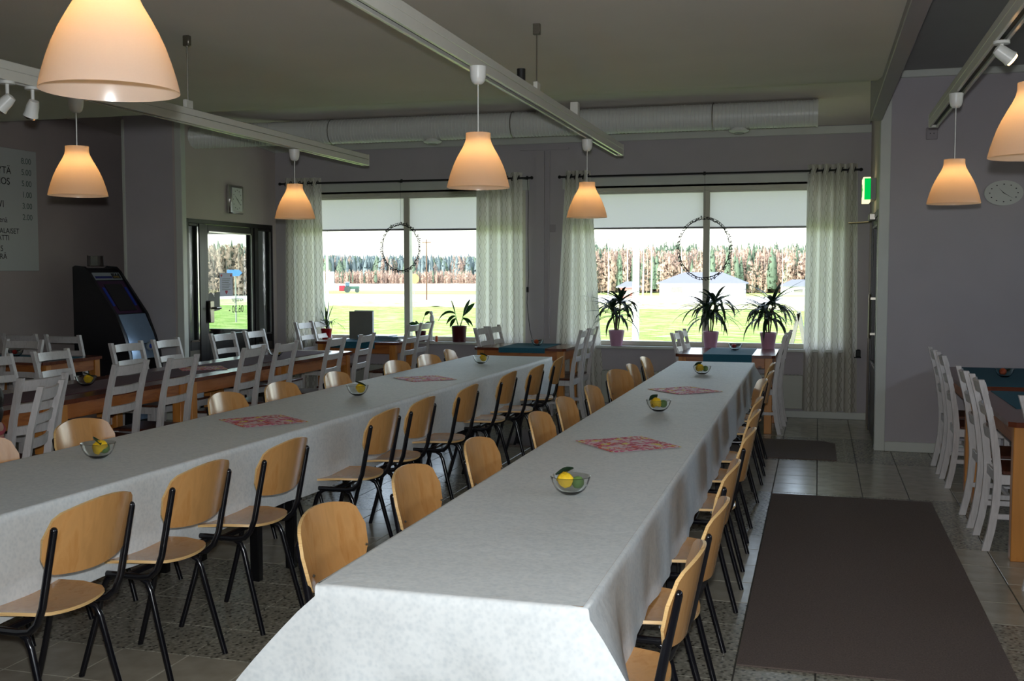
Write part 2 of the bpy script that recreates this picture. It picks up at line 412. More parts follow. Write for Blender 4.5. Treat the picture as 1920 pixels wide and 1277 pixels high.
struct('wall_far_right', MB().box(XE, XE+0.2, YB, -2.6, 0, 3.4).box(XE, XE+0.2, 7.4, YR+0.1, 0, 3.4).box(XE, XE+0.2, -2.6, 7.4, 0, 2.05).box(XE, XE+0.2, -2.6, 7.4, 2.85, 3.4), M['wall'])
struct('wall_back', MB().box(XL, XE, YB-0.2, YB, 0, 3.4), M['wall'])
BW = (-2.6, 7.4, 2.05, 2.85)     # window band added in the unseen right side wall to bring in daylight
f = MB().box(XE+0.06, XE+0.14, BW[0], BW[1], BW[2], BW[2]+0.06).box(XE+0.06, XE+0.14, BW[0], BW[1], BW[3]-0.06, BW[3])
for k in range(7): yk = BW[0]+(BW[1]-BW[0]-0.06)*k/6; f.box(XE+0.06, XE+0.14, yk, yk+0.06, BW[2]+0.06, BW[3]-0.06)
added_win = struct('window_3', f, M['frame'])
for k in range(6):
    yk = BW[0]+(BW[1]-BW[0]-0.06)*k/6; yn = BW[0]+(BW[1]-BW[0]-0.06)*(k+1)/6
    MB().box(XE+0.099, XE+0.105, yk+0.06, yn, BW[2]+0.06, BW[3]-0.06).build('pane', M['pane'], added_win, 0)
struct('ground_yard', MB().box(XE+0.2, 60, -60, 11.9, -0.3, -0.15), mat('yard_asphalt', srgb(170,166,160), 0.95, noise=0.5, var=0.08, spec=0.1))
struct('wall_side_passage', MB().box(XS+0.1, XS+1.4, YW, YW+0.22, 0, 3.4).box(XS+1.3, XS+1.4, YR+0.1, YW, 0, 3.4), M['wall'])
cl = MB()
prof = [(YB-0.2, 2.90), (7.9, 2.90), (8.6, 2.99), (9.3, 3.14), (9.85, 3.225), (YW+0.22, 3.055), (YW+0.22, 3.6), (YB-0.2, 3.6)]
cl.prism(prof, 'x', XL-0.2, XS-0.02)
struct('ceiling', cl, M['ceiling'], smooth=25)
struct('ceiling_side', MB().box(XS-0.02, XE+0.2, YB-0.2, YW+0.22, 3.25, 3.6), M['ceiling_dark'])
struct('trim_1', MB().box(0.40, 0.50, YB, YR+0.02, 2.84, 3.26, 0.005), M['beam'])
struct('trim_2', MB().box(XL, XS, YW-0.025, YW, 2.985, 3.065, 0.004), M['trim'])
struct('trim_3', MB().prism([(YR, 3.19), (9.85, 3.20), (YW, 3.04), (YW, 2.98), (9.85, 3.135), (YR, 3.13)], 'x', XD, XD+0.02), M['trim'])
struct('trim_4', MB().box(XD-0.065, XD+0.012, YR-0.015, YR+0.065, 0, 3.14, 0.004), M['trim'])
struct('trim_5', MB().box(XJ-0.012, XJ+0.02, YR-0.012, YR+0.02, 0, 3.14, 0.003), M['trim'])
struct('trim_6', MB().box(XS-0.012, XS+0.075, YR-0.012, YR+0.1, 0, 3.21, 0.004), M['trim'])
struct('trim_7', MB().box(XS+0.14, XE, YR-0.03, YR, 3.19, 3.25, 0.004), M['trim'])
struct('trim_8', MB().box(XS-0.015, XS, YR+0.1, YW, 2.0+1.12, 3.2, 0.003), M['trim'])
struct('baseboard_front', MB().box(XD, XS, YW-0.02, YW, 0, 0.075, 0.004), M['trim'])
struct('baseboard_right', MB().box(XS+0.075, XE, YR-0.02, YR, 0, 0.085, 0.004), M['trim'])
struct('baseboard_left', MB().box(XL, XL+0.02, YB, YN, 0, 0.075, 0.004), M['trim'])
struct('baseboard_vestibule', MB().box(XJ, XD-0.07, YR-0.02, YR, 0, 0.075, 0.004), M['trim'])

# ---- floor tiles: four-deep bands of smooth beige and terrazzo
TX, TY, G = 0.305, 0.3315, 0.003
bandY = 5.03
def is_terr(y):
    k = math.floor((y-bandY)/(TY*4)); return k % 2 == 1
cands = []
def proj(x, y, z):
    q = Vector((x,y,z))-Vector((0,0,EYE)); d = q.dot(Fv)
    if d < 0.3: return None
    return 960+2000*q.dot(Rv)/d, 638.5-2000*q.dot(Uv)/d
x0i = math.floor((XL-0.015)/TX); x1i = math.ceil((XE-0.015)/TX)
y0i = math.floor((YB-bandY)/TY); y1i = math.ceil((YW-bandY)/TY)
for i in range(x0i, x1i):
    for j in range(y0i, y1i):
        ax, bx = 0.015+i*TX, 0.015+(i+1)*TX; ay, by = bandY+j*TY, bandY+(j+1)*TY
        ax, bx = max(ax, XL), min(bx, XE); ay, by = max(ay, YB), min(by, YW)
        if bx-ax < 0.03 or by-ay < 0.03: continue
        p = proj((ax+bx)/2, (ay+by)/2, 0)
        vis = p and -40 < p[0] < 1960 and 560 < p[1] < 1300
        cov = (-1.3 < ax < -0.75 and 2.4 < ay < 9.5) or (-3.4 < ax < -2.75 and ay < 9.6) or (-0.28 < ax < 0.45 and 4.3 < ay < 7.2) or ax < -5.2 or (-5.2 < ax < -4.6 and ay < 9.5)
        cands.append((0 if vis and not cov else 1, ay, ax, bx, ay, by))
cands.sort(key=lambda c: c[:2])
full = {}
for t in (0, 1):
    full[t] = MB().box(-TX/2+G, TX/2-G, -TY/2+G, TY/2-G, -0.012, 0, 0.0015).mesh('floor_tile', M['terrazzo'] if t else M['tile'], 0)
rest = MB(); nt = 0
for vis, _, ax, bx, ay, by in cands:
    t = 1 if is_terr((ay+by)/2) else 0
    if vis == 0 and nt < 300 and bx-ax > TX-0.001 and by-ay > TY-0.001:
        o = bpy.data.objects.new('floor_tile', full[t]); C.objects.link(o); o.parent = floor
        o.location = ((ax+bx)/2, (ay+by)/2, rnd.uniform(-0.0004, 0.0004)); o.rotation_euler = (rnd.uniform(-1,1)*0.0006, rnd.uniform(-1,1)*0.0006, 0); nt += 1
    else: rest.box(ax+G, bx-G, ay+G, by-G, -0.012, 0, 0, t)
o = rest.build('floor_tile_field', [M['tile'], M['terrazzo']], floor, 0); o['kind'] = 'stuff'

# ---- windows
def window(n, w, mull):
    x0, x1, z0, z1 = w; ya, yb = YW+0.02, YW+0.10
    f = MB(); t = 0.055
    f.box(x0, x0+t, ya, yb, z0, z1, 0.004); f.box(x1-t, x1, ya, yb, z0, z1, 0.004)
    f.box(x0+t, x1-t, ya, yb, z0, z0+0.05, 0.004); f.box(x0+t, x1-t, ya-0.04, yb, z1-0.07, z1, 0.004)
    f.box(mull-0.035, mull+0.035, ya-0.02, yb, z0+0.05, z1-0.07, 0.004)
    fo = struct('window_%d' % n, f, M['frame'])
    for a, b in ((x0+t, mull-0.035), (mull+0.035, x1-t)):
        MB().box(a, b, YW+0.055, YW+0.061, z0+0.05, z1-0.07).build('pane', M['pane'], fo, 0)
    MB().box(x0-0.0, x1+0.0, YW-0.10, YW+0.02, z0-0.03, z0+0.0, 0.006).build('window_sill', M['trim'], fo)
    MB().box(x0-0.05, x1+0.05, YW-0.02, YW, z1-0.03, z1+0.09, 0.004).build('window_casing', M['trim'], fo)
    return fo
window(1, W1, -4.645); window(2, W2, -1.175)
def blind(x0, x1, z0, z1, label):
    t = thing('roller_blind', label, 'blind', ((x0+x1)/2, YW-0.005+0.02, z1), 0, 'roller blinds')
    w = (x1-x0)/2
    MB().tube([(-w, 0, 0), (w, 0, 0)], 0.018, 12).build('roller', M['frame'], t)
    MB().sheet(lambda u, v: (-w+0.01+u*(2*w-0.02), 0.012, -0.01-(z1-z0-0.02)*v), 6, 10).build('blind_cloth', M['blind'], t)
    MB().box(-w+0.01, w-0.01, 0.004, 0.02, -(z1-z0), -(z1-z0)+0.022, 0.003).build('bottom_bar', M['grey_plastic'], t)
blind(-6.02, -4.665, 2.035, 2.425, 'half-lowered off-white roller blind in the left-hand pane of the left window')
blind(-4.625, -3.24, 2.03, 2.425, 'half-lowered off-white roller blind in the right-hand pane of the left window')
blind(-2.66, -1.20, 2.02, 2.425, 'half-lowered off-white roller blind in the left-hand pane of the right window')
blind(-1.15, 0.20, 2.015, 2.425, 'half-lowered off-white roller blind in the right-hand pane of the right window')

# ---- curtain rods, rings, curtains
def rod(x0, x1, z, label, brackets):
    t = thing('curtain_rod', label, 'curtain rod', ((x0+x1)/2, YW-0.11, z), 0, 'curtain rods')
    w = (x1-x0)/2
    MB().tube([(-w,0,0), (w,0,0)], 0.011, 10).build('rod', M['black_matt'], t)
    for s in (-1, 1): MB().ball((s*w,0,0), 0.02, 8).build('finial', M['black_matt'], t)
    for b in brackets:
        MB().box(b-0.008-(x0+x1)/2, b+0.008-(x0+x1)/2, -0.01, 0.11, -0.012, 0.0).box(b-0.012-(x0+x1)/2, b+0.012-(x0+x1)/2, 0.10, 0.11, -0.05, 0.03).build('bracket', M['black_matt'], t)
    return t
rod(-6.22, -3.10, 2.60, 'black metal curtain rod above the left window', (-4.7, -3.18, -6.0))
rod(-2.78, 0.40, 2.60, 'black metal curtain rod above the right window', (-2.6, -1.2, 0.3))
def curtain(x0, x1, folds, seed, label, flare=0.0, zb=0.09):
    r = random.Random(seed); zt = 2.665
    ph = r.uniform(0, 6)
    W = x1-x0; a0 = 0.045
    def fn(u, v):
        z = zt-(zt-zb)*v
        x = x0+W*u + (u-0.5)*flare*v + 0.012*sin(u*folds*2*pi*2+ph)*v
        y = YW-0.11 + a0*(1+0.25*v)*sin(u*folds*2*pi+pi/2) + 0.010*sin(u*17+ph)*v
        return (x, y, z)
    L = [0.0]; nu = folds*12
    for i in range(nu):
        a = fn(i/nu, 0.5); b = fn((i+1)/nu, 0.5); L.append(L[-1]+math.hypot(b[0]-a[0], b[1]-a[1]))
    t = thing('curtain', label, 'curtain', ((x0+x1)/2, YW-0.11, 0), 0, 'window curtains')
    mb = MB(); mb.sheet(fn, nu, 30, uvfn=lambda u, v: (L[round(u*nu)], zt-(zt-zb)*v))
    mb.xf(Matrix.Translation((-(x0+x1)/2, -(YW-0.11), 0)))
    mb.build('curtain_cloth', M['curtain'], t, 180)
    for k in range(folds*2):
        u = (k+0.5)/(folds*2); x = x0+W*u-(x0+x1)/2
        g = MB(); g.tube([(0.026*cos(A)*0.35, 0.026*sin(A)*0.9, 0.026*cos(A)) for A in [2*pi*i/12 for i in range(13)]], 0.005, 5, False)
        g.xf(Matrix.Translation((x, 0, 2.60))); g.build('eyelet', M['black_matt'], t)
curtain(-6.17, -5.70, 4, 1, 'pale wavy-patterned curtain at the entrance-side end of the left window', 0.06)
curtain(-3.76, -3.22, 4, 2, 'pale wavy-patterned curtain right of the left window, beside the pilaster', 0.04)
curtain(-2.72, -2.44, 3, 3, 'pale wavy-patterned curtain left of the right window, flaring towards the floor', 0.32)
curtain(-0.13, 0.37, 4, 4, 'pale wavy-patterned curtain reaching the floor beside the exit door', 0.05)

# ---- radiators under the windows
def radiator(x0, x1, label):
    t = thing('radiator', label, 'radiator', ((x0+x1)/2, YW-0.07, 0.1), 0, 'wall radiators'); w = (x1-x0)/2
    MB().box(-w, w, -0.02, 0.03, 0, 0.36, 0.006).build('panel', M['radiator'], t)
    g = MB()
    for i in range(int(2*w/0.04)): g.box(-w+0.02+i*0.04, -w+0.035+i*0.04, -0.015, 0.025, 0.36, 0.366)
    g.build('grille', M['grey_plastic'], t)
    for s in (-1, 1): MB().box(s*(w-0.15)-0.015, s*(w-0.15)+0.015, 0.03, 0.07, 0.1, 0.3).build('wall_bracket', M['radiator'], t)
radiator(-5.5, -3.4, 'long pale radiator under the left window'); radiator(-2.3, -0.14, 'long pale radiator under the right window')

# ---- entrance with glazed door (in the wall facing +X)
def yframe(mb, y0, y1, z0, z1, tz, ty, x0, x1, zb=None):
    mb.box(x0, x1, y0, y0+ty, z0, z1, 0.004).box(x0, x1, y1-ty, y1, z0, z1, 0.004)
    mb.box(x0, x1, y0+ty, y1-ty, z1-tz, z1, 0.004).box(x0, x1, y0+ty, y1-ty, z0, z0+(zb or tz), 0.004)
d1 = MB(); xa, xb = XD-0.075, XD+0.005
d1.box(xa, xb, DY0, DY0+0.03, 0, DZ, 0.003).box(xa, xb, DY1-0.03, DY1, 0, DZ, 0.003).box(xa, xb, DY0+0.03, DY1-0.03, DZ-0.045, DZ, 0.003)
d1.box(xa, xb, 10.03, 10.13, 0, DZ-0.045, 0.003).box(xa, xb, 11.19, 11.26, 0, DZ-0.045, 0.003)
door1 = struct('door_1', d1, M['dark_frame'])
def sidelight(y0, y1, nm):
    s = MB(); yframe(s, y0, y1, 0.72, DZ-0.045, 0.03, 0.03, xa+0.01, xb-0.01, 0.1)
    s.build('sidelight_frame', M['dark_frame'], door1)
    MB().box(xa+0.02, xb-0.015, y0, y1, 0.02, 0.72, 0.003).build('kick_panel', M['steel'], door1)
    MB().box(XD-0.04, XD-0.034, y0+0.03, y1-0.03, 0.82, DZ-0.075).build('pane', M['door_pane'], door1, 0)
    MB().box(xb-0.012, xb+0.004, y1-0.05, y1-0.03, 0.82, DZ-0.08).box(xb-0.012, xb+0.004, y0+0.03, y1-0.03, 0.81, 0.83).build('glazing_bead', M['chrome'], door1)
sidelight(DY0+0.03, 10.03, 'a'); sidelight(11.26, DY1-0.03, 'b')
s = MB(); yframe(s, 10.14, 11.18, 0.02, DZ-0.05, 0.07, 0.07, xa+0.01, xb-0.01, 0.84)
leafo = s.build('door_leaf', M['dark_frame'], door1)
MB().box(XD-0.04, XD-0.034, 10.21, 11.11, 0.86, DZ-0.12).build('pane', M['door_pane'], leafo, 0)
MB().box(xb-0.012, xb+0.004, 11.09, 11.11, 0.86, DZ-0.12).box(xb-0.012, xb+0.004, 10.21, 11.11, DZ-0.135, DZ-0.12).build('glazing_bead', M['chrome'], leafo)
h = MB(); h.box(xb, xb+0.03, 10.17, 10.25, 1.00, 1.24, 0.006).tube([(xb+0.03, 10.21, 1.16), (xb+0.08, 10.21, 1.16), (xb+0.08, 10.30, 1.16)], 0.012, 8)
h.build('door_handle', M['steel'], leafo)
# pictogram-less sticker plate beside the handle
MB().prism([(10.24, 1.02), (10.34, 1.02), (10.34, 1.12), (10.47, 1.13), (10.47, 1.33), (10.41, 1.33), (10.36, 1.28), (10.30, 1.33), (10.24, 1.31)], 'x', XD-0.033, XD-0.030).build('window_sticker', M['grey_card'], leafo, 0)
# outer door of the vestibule
d2 = MB(); x0, x1 = WD[0], WD[1]
def xframe(mb, x0, x1, z0, z1, t, y0, y1, zb):
    mb.box(x0, x0+t, y0, y1, z0, z1, 0.004).box(x1-t, x1, y0, y1, z0, z1, 0.004)
    mb.box(x0+t, x1-t, y0, y1, z1-t, z1, 0.004).box(x0+t, x1-t, y0, y1, z0, z0+zb, 0.004)
xframe(d2, x0, x1, 0, 2.08, 0.06, YW+0.05, YW+0.13, 0.84)
door2 = struct('door_2', d2, M['dark_frame'])
MB().box(x0+0.06, x1-0.06, YW+0.085, YW+0.091, 0.84, 2.02).build('pane', M['door_pane'], door2, 0)
# door to the right (in the short wall facing -X)
d3 = MB(); d3.box(XS-0.012, XS+0.09, 9.90, 9.95, 0, 2.1, 0.003).box(XS-0.012, XS+0.09, 10.95, 11.0, 0, 2.1, 0.003).box(XS-0.012, XS+0.09, 9.95, 10.95, 2.05, 2.1, 0.003)
door3 = struct('door_3', d3, M['dark_frame'])
s = MB(); s.box(XS+0.0, XS+0.05, 9.955, 10.05, 0.01, 2.045, 0.003).box(XS, XS+0.05, 10.85, 10.945, 0.01, 2.045, 0.003).box(XS, XS+0.05, 10.05, 10.85, 1.96, 2.045, 0.003).box(XS, XS+0.05, 10.05, 10.85, 0.01, 0.70, 0.003)
lf = s.build('door_leaf', M['dark_frame'], door3)
MB().box(XS+0.02, XS+0.026, 10.05, 10.85, 0.70, 1.96).build('pane', M['door_pane'], lf, 0)
MB().box(XS-0.008, XS, 10.03, 10.87, 0.68, 0.70).box(XS-0.008, XS, 10.03, 10.87, 1.96, 1.98).box(XS-0.008, XS, 10.03, 10.05, 0.7, 1.96).build('glazing_bead', M['chrome'], lf)
MB().tube([(XS-0.05, 10.16, 0.95), (XS-0.05, 10.16, 1.35)], 0.012, 8).box(XS-0.05, XS, 10.15, 10.17, 0.98, 1.0).box(XS-0.05, XS, 10.15, 10.17, 1.3, 1.32).build('door_handle', M['steel'], lf)
cl_ = MB().box(XS-0.06, XS, 10.45, 10.72, 2.03, 2.09, 0.006); cl_.tube([(XS-0.03, 10.6, 2.02), (XS-0.20, 10.62, 2.01), (XS-0.24, 10.6, 2.01)], 0.008, 6)
cl_.build('door_closer', M['steel'], door3)

# ------------------------------------------------------------------ text helper
def text_mesh(body, size, mt, parent=None, M4=None, extr=0.0004, name='lettering', align='LEFT'):
    cu = bpy.data.curves.new(name, 'FONT'); cu.body = body; cu.size = size; cu.extrude = extr; cu.align_x = align
    to = bpy.data.objects.new(name, cu); C.objects.link(to)
    dg = bpy.context.evaluated_depsgraph_get(); me = bpy.data.meshes.new_from_object(to.evaluated_get(dg))
    bpy.data.objects.remove(to); bpy.data.curves.remove(cu)
    me.name = name; me.materials.clear(); me.materials.append(mt)
    if M4 is not None: me.transform(M4)
    o = bpy.data.objects.new(name, me); C.objects.link(o)
    if parent is not None: o.parent = parent
    return o
def basis(ex, ey, loc):
    ex, ey = Vector(ex), Vector(ey); ez = ex.cross(ey)
    Mx = Matrix((ex, ey, ez)).transposed().to_4x4(); Mx.translation = Vector(loc); return Mx
# opening-hours lettering on the door glass, written to be read from outside
text_mesh('vardagar', 0.075, M['ink'], leafo, basis((0,-1,0), (0,0,1), (XD-0.046, 11.0, 1.215)))
text_mesh('06.30 -', 0.115, M['ink'], leafo, basis((0,-1,0), (0,0,1), (XD-0.046, 11.0, 1.09)))
nt_ = thing('door_notice', 'white paper notice with small red hearts taped to the entrance door glass', 'notice', (XD-0.025, 10.60, 1.41))
MB().box(-0.002, 0.0, -0.135, 0.135, -0.13, 0.13).build('sheet', M['paper'], nt_, 0)
def heart(y, z, s, x=0.0012):
    pts = [(y+s*16*sin(a)**3/16, z+s*(13*cos(a)-5*cos(2*a)-2*cos(3*a)-cos(4*a))/16) for a in [2*pi*i/18 for i in range(18)]]
    return MB().prism(pts, 'x', 0, x)
M['heart'] = mat('red_print', srgb(176,50,70), 0.7)
heart(0.0, -0.085, 0.026).build('heart', M['heart'], nt_, 0); heart(-0.10, 0.10, 0.018).build('heart', M['heart'], nt_, 0); heart(0.10, 0.10, 0.018).build('heart', M['heart'], nt_, 0)
ln = MB()
for k in range(7): ln.box(0, 0.001, -0.09, 0.09-0.02*(k % 3), 0.06-0.02*k, 0.066-0.02*k)
ln.build('printed_lines', M['grey_card'], nt_, 0)

# ------------------------------------------------------------------ school chair
def rounded_h(u, k=0.22):
    a = abs(u)
    return 0.0 if a < 1-k else 1-sqrt(max(0.0, 1-((a-(1-k))/k)**2))
def post_y(z): return 0.150+0.20*(z-0.46)
def make_school_chair(label):
    t = thing('school_chair', label, 'chair')
    def back(u, v):
        U = 2*u-1; cr = rounded_h(U, 0.24)*0.062
        zt = 0.824-0.040*U*U-cr; zb = 0.588+0.022*U*U+cr*0.8
        z = zb+(zt-zb)*v; x = 0.220*U*(1-0.04*(1-v))
        return (x, post_y(z)-0.014-0.046*(U*U-0.80), z)
    mb = MB().slab(back, 18, 8, -0.010)
    # plywood edge gets its own tone: side strip faces carry the second material
    nf = len(mb.f); e = 2*18+2*8; mb.mi = [0]*(nf-e)+[1]*e
    mb.build('backrest', [M['beech'], M['beech_edge']], t, 50)
    def seat(u, v):
        U = 2*u-1; cr = rounded_h(U, 0.35)*0.10
        yb = 0.165-0.05*U*U-cr; yf = -0.205+0.012*U*U+cr*0.5; y = yf+(yb-yf)*v; x = (0.20-0.012*v)*U
        return (x, y, 0.438+0.010*U*U-0.022*max(0, -(y+0.12)/0.08)**2*0.6+0.012*v)
    mb = MB().slab(seat, 14, 8, 0.011); nf = len(mb.f); e = 2*14+2*8; mb.mi = [0]*(nf-e)+[1]*e
    mb.build('seat', [M['beech'], M['beech_edge']], t, 50)
    for s in (-1, 1):
        p = [(s*0.195, post_y(0.748)+0.0, 0.748), (s*0.195, post_y(0.62), 0.62), (s*0.195, post_y(0.50), 0.50), (s*0.193, 0.135, 0.445), (s*0.19, 0.105, 0.418), (s*0.187, 0.06, 0.410), (s*0.18, -0.15, 0.410)]
        b = MB().tube(p, 0.0125, 10); b.ball((s*0.195, post_y(0.748), 0.748), 0.0125, 10); b.build('back_post', M['black'], t, 60)
        MB().tube([(s*0.165, -0.02, 0.405), (s*0.168, 0.045, 0.402), (s*0.17, 0.075, 0.385), (s*0.171, 0.09, 0.355), (s*0.176, 0.125, 0.22), (s*0.185, 0.185, 0.0)], 0.0115, 10).build('leg', M['black'], t, 60)
        MB().tube([(s*0.165, -0.02, 0.405), (s*0.168, -0.07, 0.402), (s*0.17, -0.10, 0.385), (s*0.171, -0.115, 0.355), (s*0.176, -0.15, 0.22), (s*0.185, -0.215, 0.0)], 0.0115, 10).build('leg', M['black'], t, 60)
        MB().ball((s*0.190, post_y(0.66)-0.026, 0.66), 0.0055, 6).build('screw', M['chrome'], t)
    MB().box(-0.175, 0.175, -0.03, -0.01, 0.392, 0.412, 0.003).build('cross_rail', M['black'], t)
    return t
R90 = pi/2
sc_proto = None
def school(x, y, rz, label, group):
    global sc_proto
    if sc_proto is None:
        sc_proto = make_school_chair(label); tag(sc_proto, group=group); sc_proto.location = (x,y,0); sc_proto.rotation_euler = (0,0,rz); return sc_proto
    return copy_tree(sc_proto, None, (x,y,0), rz, label, group)
def place_of(i, n): return 'nearest the camera' if i == 0 else ('at the window end' if i == n-1 else ordw(i)+' from the camera')
rowA = [(-2.262,2.94,0),(-2.267,3.58,0),(-2.229,4.19,0),(-2.21,5.26,0),(-2.21,5.83,0),(-2.17,6.55,0),(-2.175,7.51,0),(-2.12,8.11,0),(-2.15,8.93,4)]
for i, (xt, y, a) in enumerate(rowA):
    school(xt-0.212, y, -R90+radians(a), 'school chair on the middle-aisle side of the left white table, %s' % place_of(i, 9), 'school chairs at the left white table')
rowB = [(-3.52,3.80,0),(-3.49,4.45,0),(-3.43,5.69,0),(-3.40,6.31,-3),(-3.37,7.10,0),(-3.33,8.12,-8),(-3.31,8.82,-8),(-3.32,9.48,6)]
for i, (xt, y, a) in enumerate(rowB):
    school(xt+0.205, y, R90+radians(a), 'school chair on the far side of the left white table, %s' % place_of(i, 8), 'school chairs at the left white table')
rowC = [(-1.45,2.99,0),(-1.445,3.70,0),(-1.41,4.41,0),(-1.375,5.33,0),(-1.40,6.02,0),(-1.375,6.68,0),(-1.43,7.80,-14),(-1.40,8.36,0),(-1.41,9.10,0)]
for i, (xt, y, a) in enumerate(rowC):
    school(xt+0.205, y, R90+radians(a), 'school chair on the left side of the right white table, %s' % place_of(i, 9), 'school chairs at the right white table')
rowD = [(-0.325,2.82,0),(-0.31,3.42,0),(-0.325,4.15,0),(-0.315,5.05,0),(-0.33,5.74,0),(-0.345,6.34,0),(-0.37,7.42,8),(-0.35,8.07,0),(-0.37,8.82,0)]
for i, (xt, y, a) in enumerate(rowD):
    school(xt-0.205, y, -R90+radians(a), 'school chair on the mat side of the right white table, %s' % place_of(i, 9), 'school chairs at the right white table')

# ------------------------------------------------------------------ long tables under white paper cloths
def folding_table(name, x0, x1, y0, y1, legs, label, group):
    t = thing(name, label, 'table', ((x0+x1)/2, (y0+y1)/2, 0), 0, group)
    w, l = (x1-x0)/2, (y1-y0)/2
    MB().box(-w, w, -l+0.004, l-0.004, 0.712, 0.738, 0.004).build('tabletop', M['beech'], t)
    ly = [v-(y0+y1)/2 for v in legs]
    for v in ly:
        for q in (-1, 1):
            MB().box(q*(w-0.07)-0.025, q*(w-0.07)+0.025, v-0.022, v+0.022, 0, 0.712, 0.004).build('leg', M['table_black'], t)
        MB().box(-w+0.095, w-0.095, v-0.02, v+0.02, 0.28, 0.35, 0.004).build('cross_rail', M['table_black'], t)
    for s in (-1, 1):
        MB().box(s*(w-0.07)-0.012, s*(w-0.07)+0.012, ly[0]+0.022, ly[1]-0.022, 0.63, 0.70, 0.003).build('side_rail', M['table_black'], t)
    return t
wd = ('nearest the camera', 'in the middle', 'nearest the windows')
for i, (a, b, lg) in enumerate([(2.50,4.775,(2.56,4.70)),(4.78,7.12,(4.815,7.07)),(7.125,9.67,(7.17,9.40))]):
    folding_table('banquet_table', -1.225, -0.535, a, b, lg, 'black-framed table under the right white cloth, %s' % wd[i], 'tables under the right white cloth')
for i, (a, b, lg) in enumerate([(2.62,4.90,(2.67,4.72)),(4.91,7.40,(4.98,6.83)),(7.41,9.81,(7.81,9.20))]):
    sx = 0.025*(i*2.4)
    folding_table('banquet_table', -3.295+sx*0.9, -2.62+sx*0.95, a, b, lg, 'black-framed table under the left white cloth, %s' % wd[i], 'tables under the left white cloth')

def cloth(label, corners, drop, ears, seed, near_drop=None):
    """paper cloth over a rectangle given by corners (nl, nr, fr, fl); ears: corner flare vectors"""
    r = random.Random(seed); z0 = 0.745
    c = [Vector((x,y,0)) for x,y in corners]; cen = (c[0]+c[1]+c[2]+c[3])/4
    per = []; segs = [(0,1,18),(1,2,110),(2,3,18),(3,0,110)]
    for a, b, n in segs:
        for i in range(n):
            t = i/n; p = c[a].lerp(c[b], t); d = (c[b]-c[a]).normalized(); nrm = Vector((d.y, -d.x, 0))
            wa, wb_ = max(0, 1-(c[b]-c[a]).length*t/0.42)**1.4, max(0, 1-(c[b]-c[a]).length*(1-t)/0.42)**1.4
            e = Vector(ears[a])*wa + Vector(ears[b])*wb_
            L = (c[b]-c[a]).length
            per.append((p, nrm, e, a, t*L, max(wa, wb_)))
    n = len(per); vs_ = []
    rows = [(0.0,0.0),(0.008,0.001),(0.014,0.006),(0.017,0.03)]
    K = 7
    ph = [r.uniform(0, 6) for _ in range(6)]
    for (o, dz) in rows:
        for p, nrm, e, a, s_, w_ in per: vs_.append(p+nrm*(o-0.006)+Vector((0,0,z0-dz)))
    for k in range(1, K+1):
        f = k/K
        for p, nrm, e, a, s_, w_ in per:
            dr = (near_drop if (a == 0 and near_drop) else drop)
            if near_drop and a in (1, 3): dr = dr+(near_drop-drop)*(w_ if ((a == 1 and s_ < 0.5) or (a == 3 and s_ > 2)) else 0)
            wav = 0.006*sin(s_*9+ph[a])*f+0.004*sin(s_*23+ph[(a+1) % 4])*f
            if a == 0: wav += 0.035*f*f*sin(s_*9.0+1.2)+0.016*f*sin(s_*21+5.0*f)+0.008*sin(s_*37-7*f)*f
            z = z0-0.03-(dr-0.03)*f+0.006*sin(s_*5+ph[a])*f
            vs_.append(p+nrm*(0.011+0.012*f+wav)+e*(f**0.9)+Vector((0,0,z)))
    fs = []; R_ = len(rows)+K
    for i in range(R_-1):
        for k in range(n):
            k2 = (k+1) % n; fs.append((i*n+k, i*n+k2, (i+1)*n+k2, (i+1)*n+k))
    # top surface: a strip grid between the two long sides
    mb = MB(); mb.add(vs_, fs)
    base = len(mb.v)
    NL, NW = 110, 10
    def topf(u, v):
        a = c[0].lerp(c[3], u); b = c[1].lerp(c[2], u)
        p = a.lerp(b, 0.009+0.982*v); 
        L = (c[3]-c[0]).length; p = p+(c[3]-c[0]).normalized()*(0.006 if u == 0 else (-0.006 if u == 1 else 0))
        h = 0.0009*sin(p.y*7+p.x*9)+0.0007*sin(p.y*19+1)
        if min(v, 1-v) < 0.02 or u in (0, 1): h = 0
        return (p.x, p.y, z0+h)
    mb.sheet(topf, NL, NW)
    o = mb.build('tablecloth', M['cloth'], None, 60)
    return tag(o, label, 'tablecloth')
cloth('white embossed paper cloth over the right long table, its flared end nearest the camera', [(-1.235,2.47),(-0.525,2.47),(-0.535,9.69),(-1.215,9.69)], 0.285,
      [(-0.30,0.05,0),(0.19,-0.03,0),(0.14,0.03,0),(-0.05,0.03,0)], 3, 0.36)
cloth('white embossed paper cloth over the left long table', [(-3.32,2.60),(-2.605,2.60),(-2.425,9.83),(-3.215,9.83)], 0.345,
      [(-0.05,-0.03,0),(0.05,-0.03,0),(0.03,0.03,0),(-0.05,0.03,0)], 5)

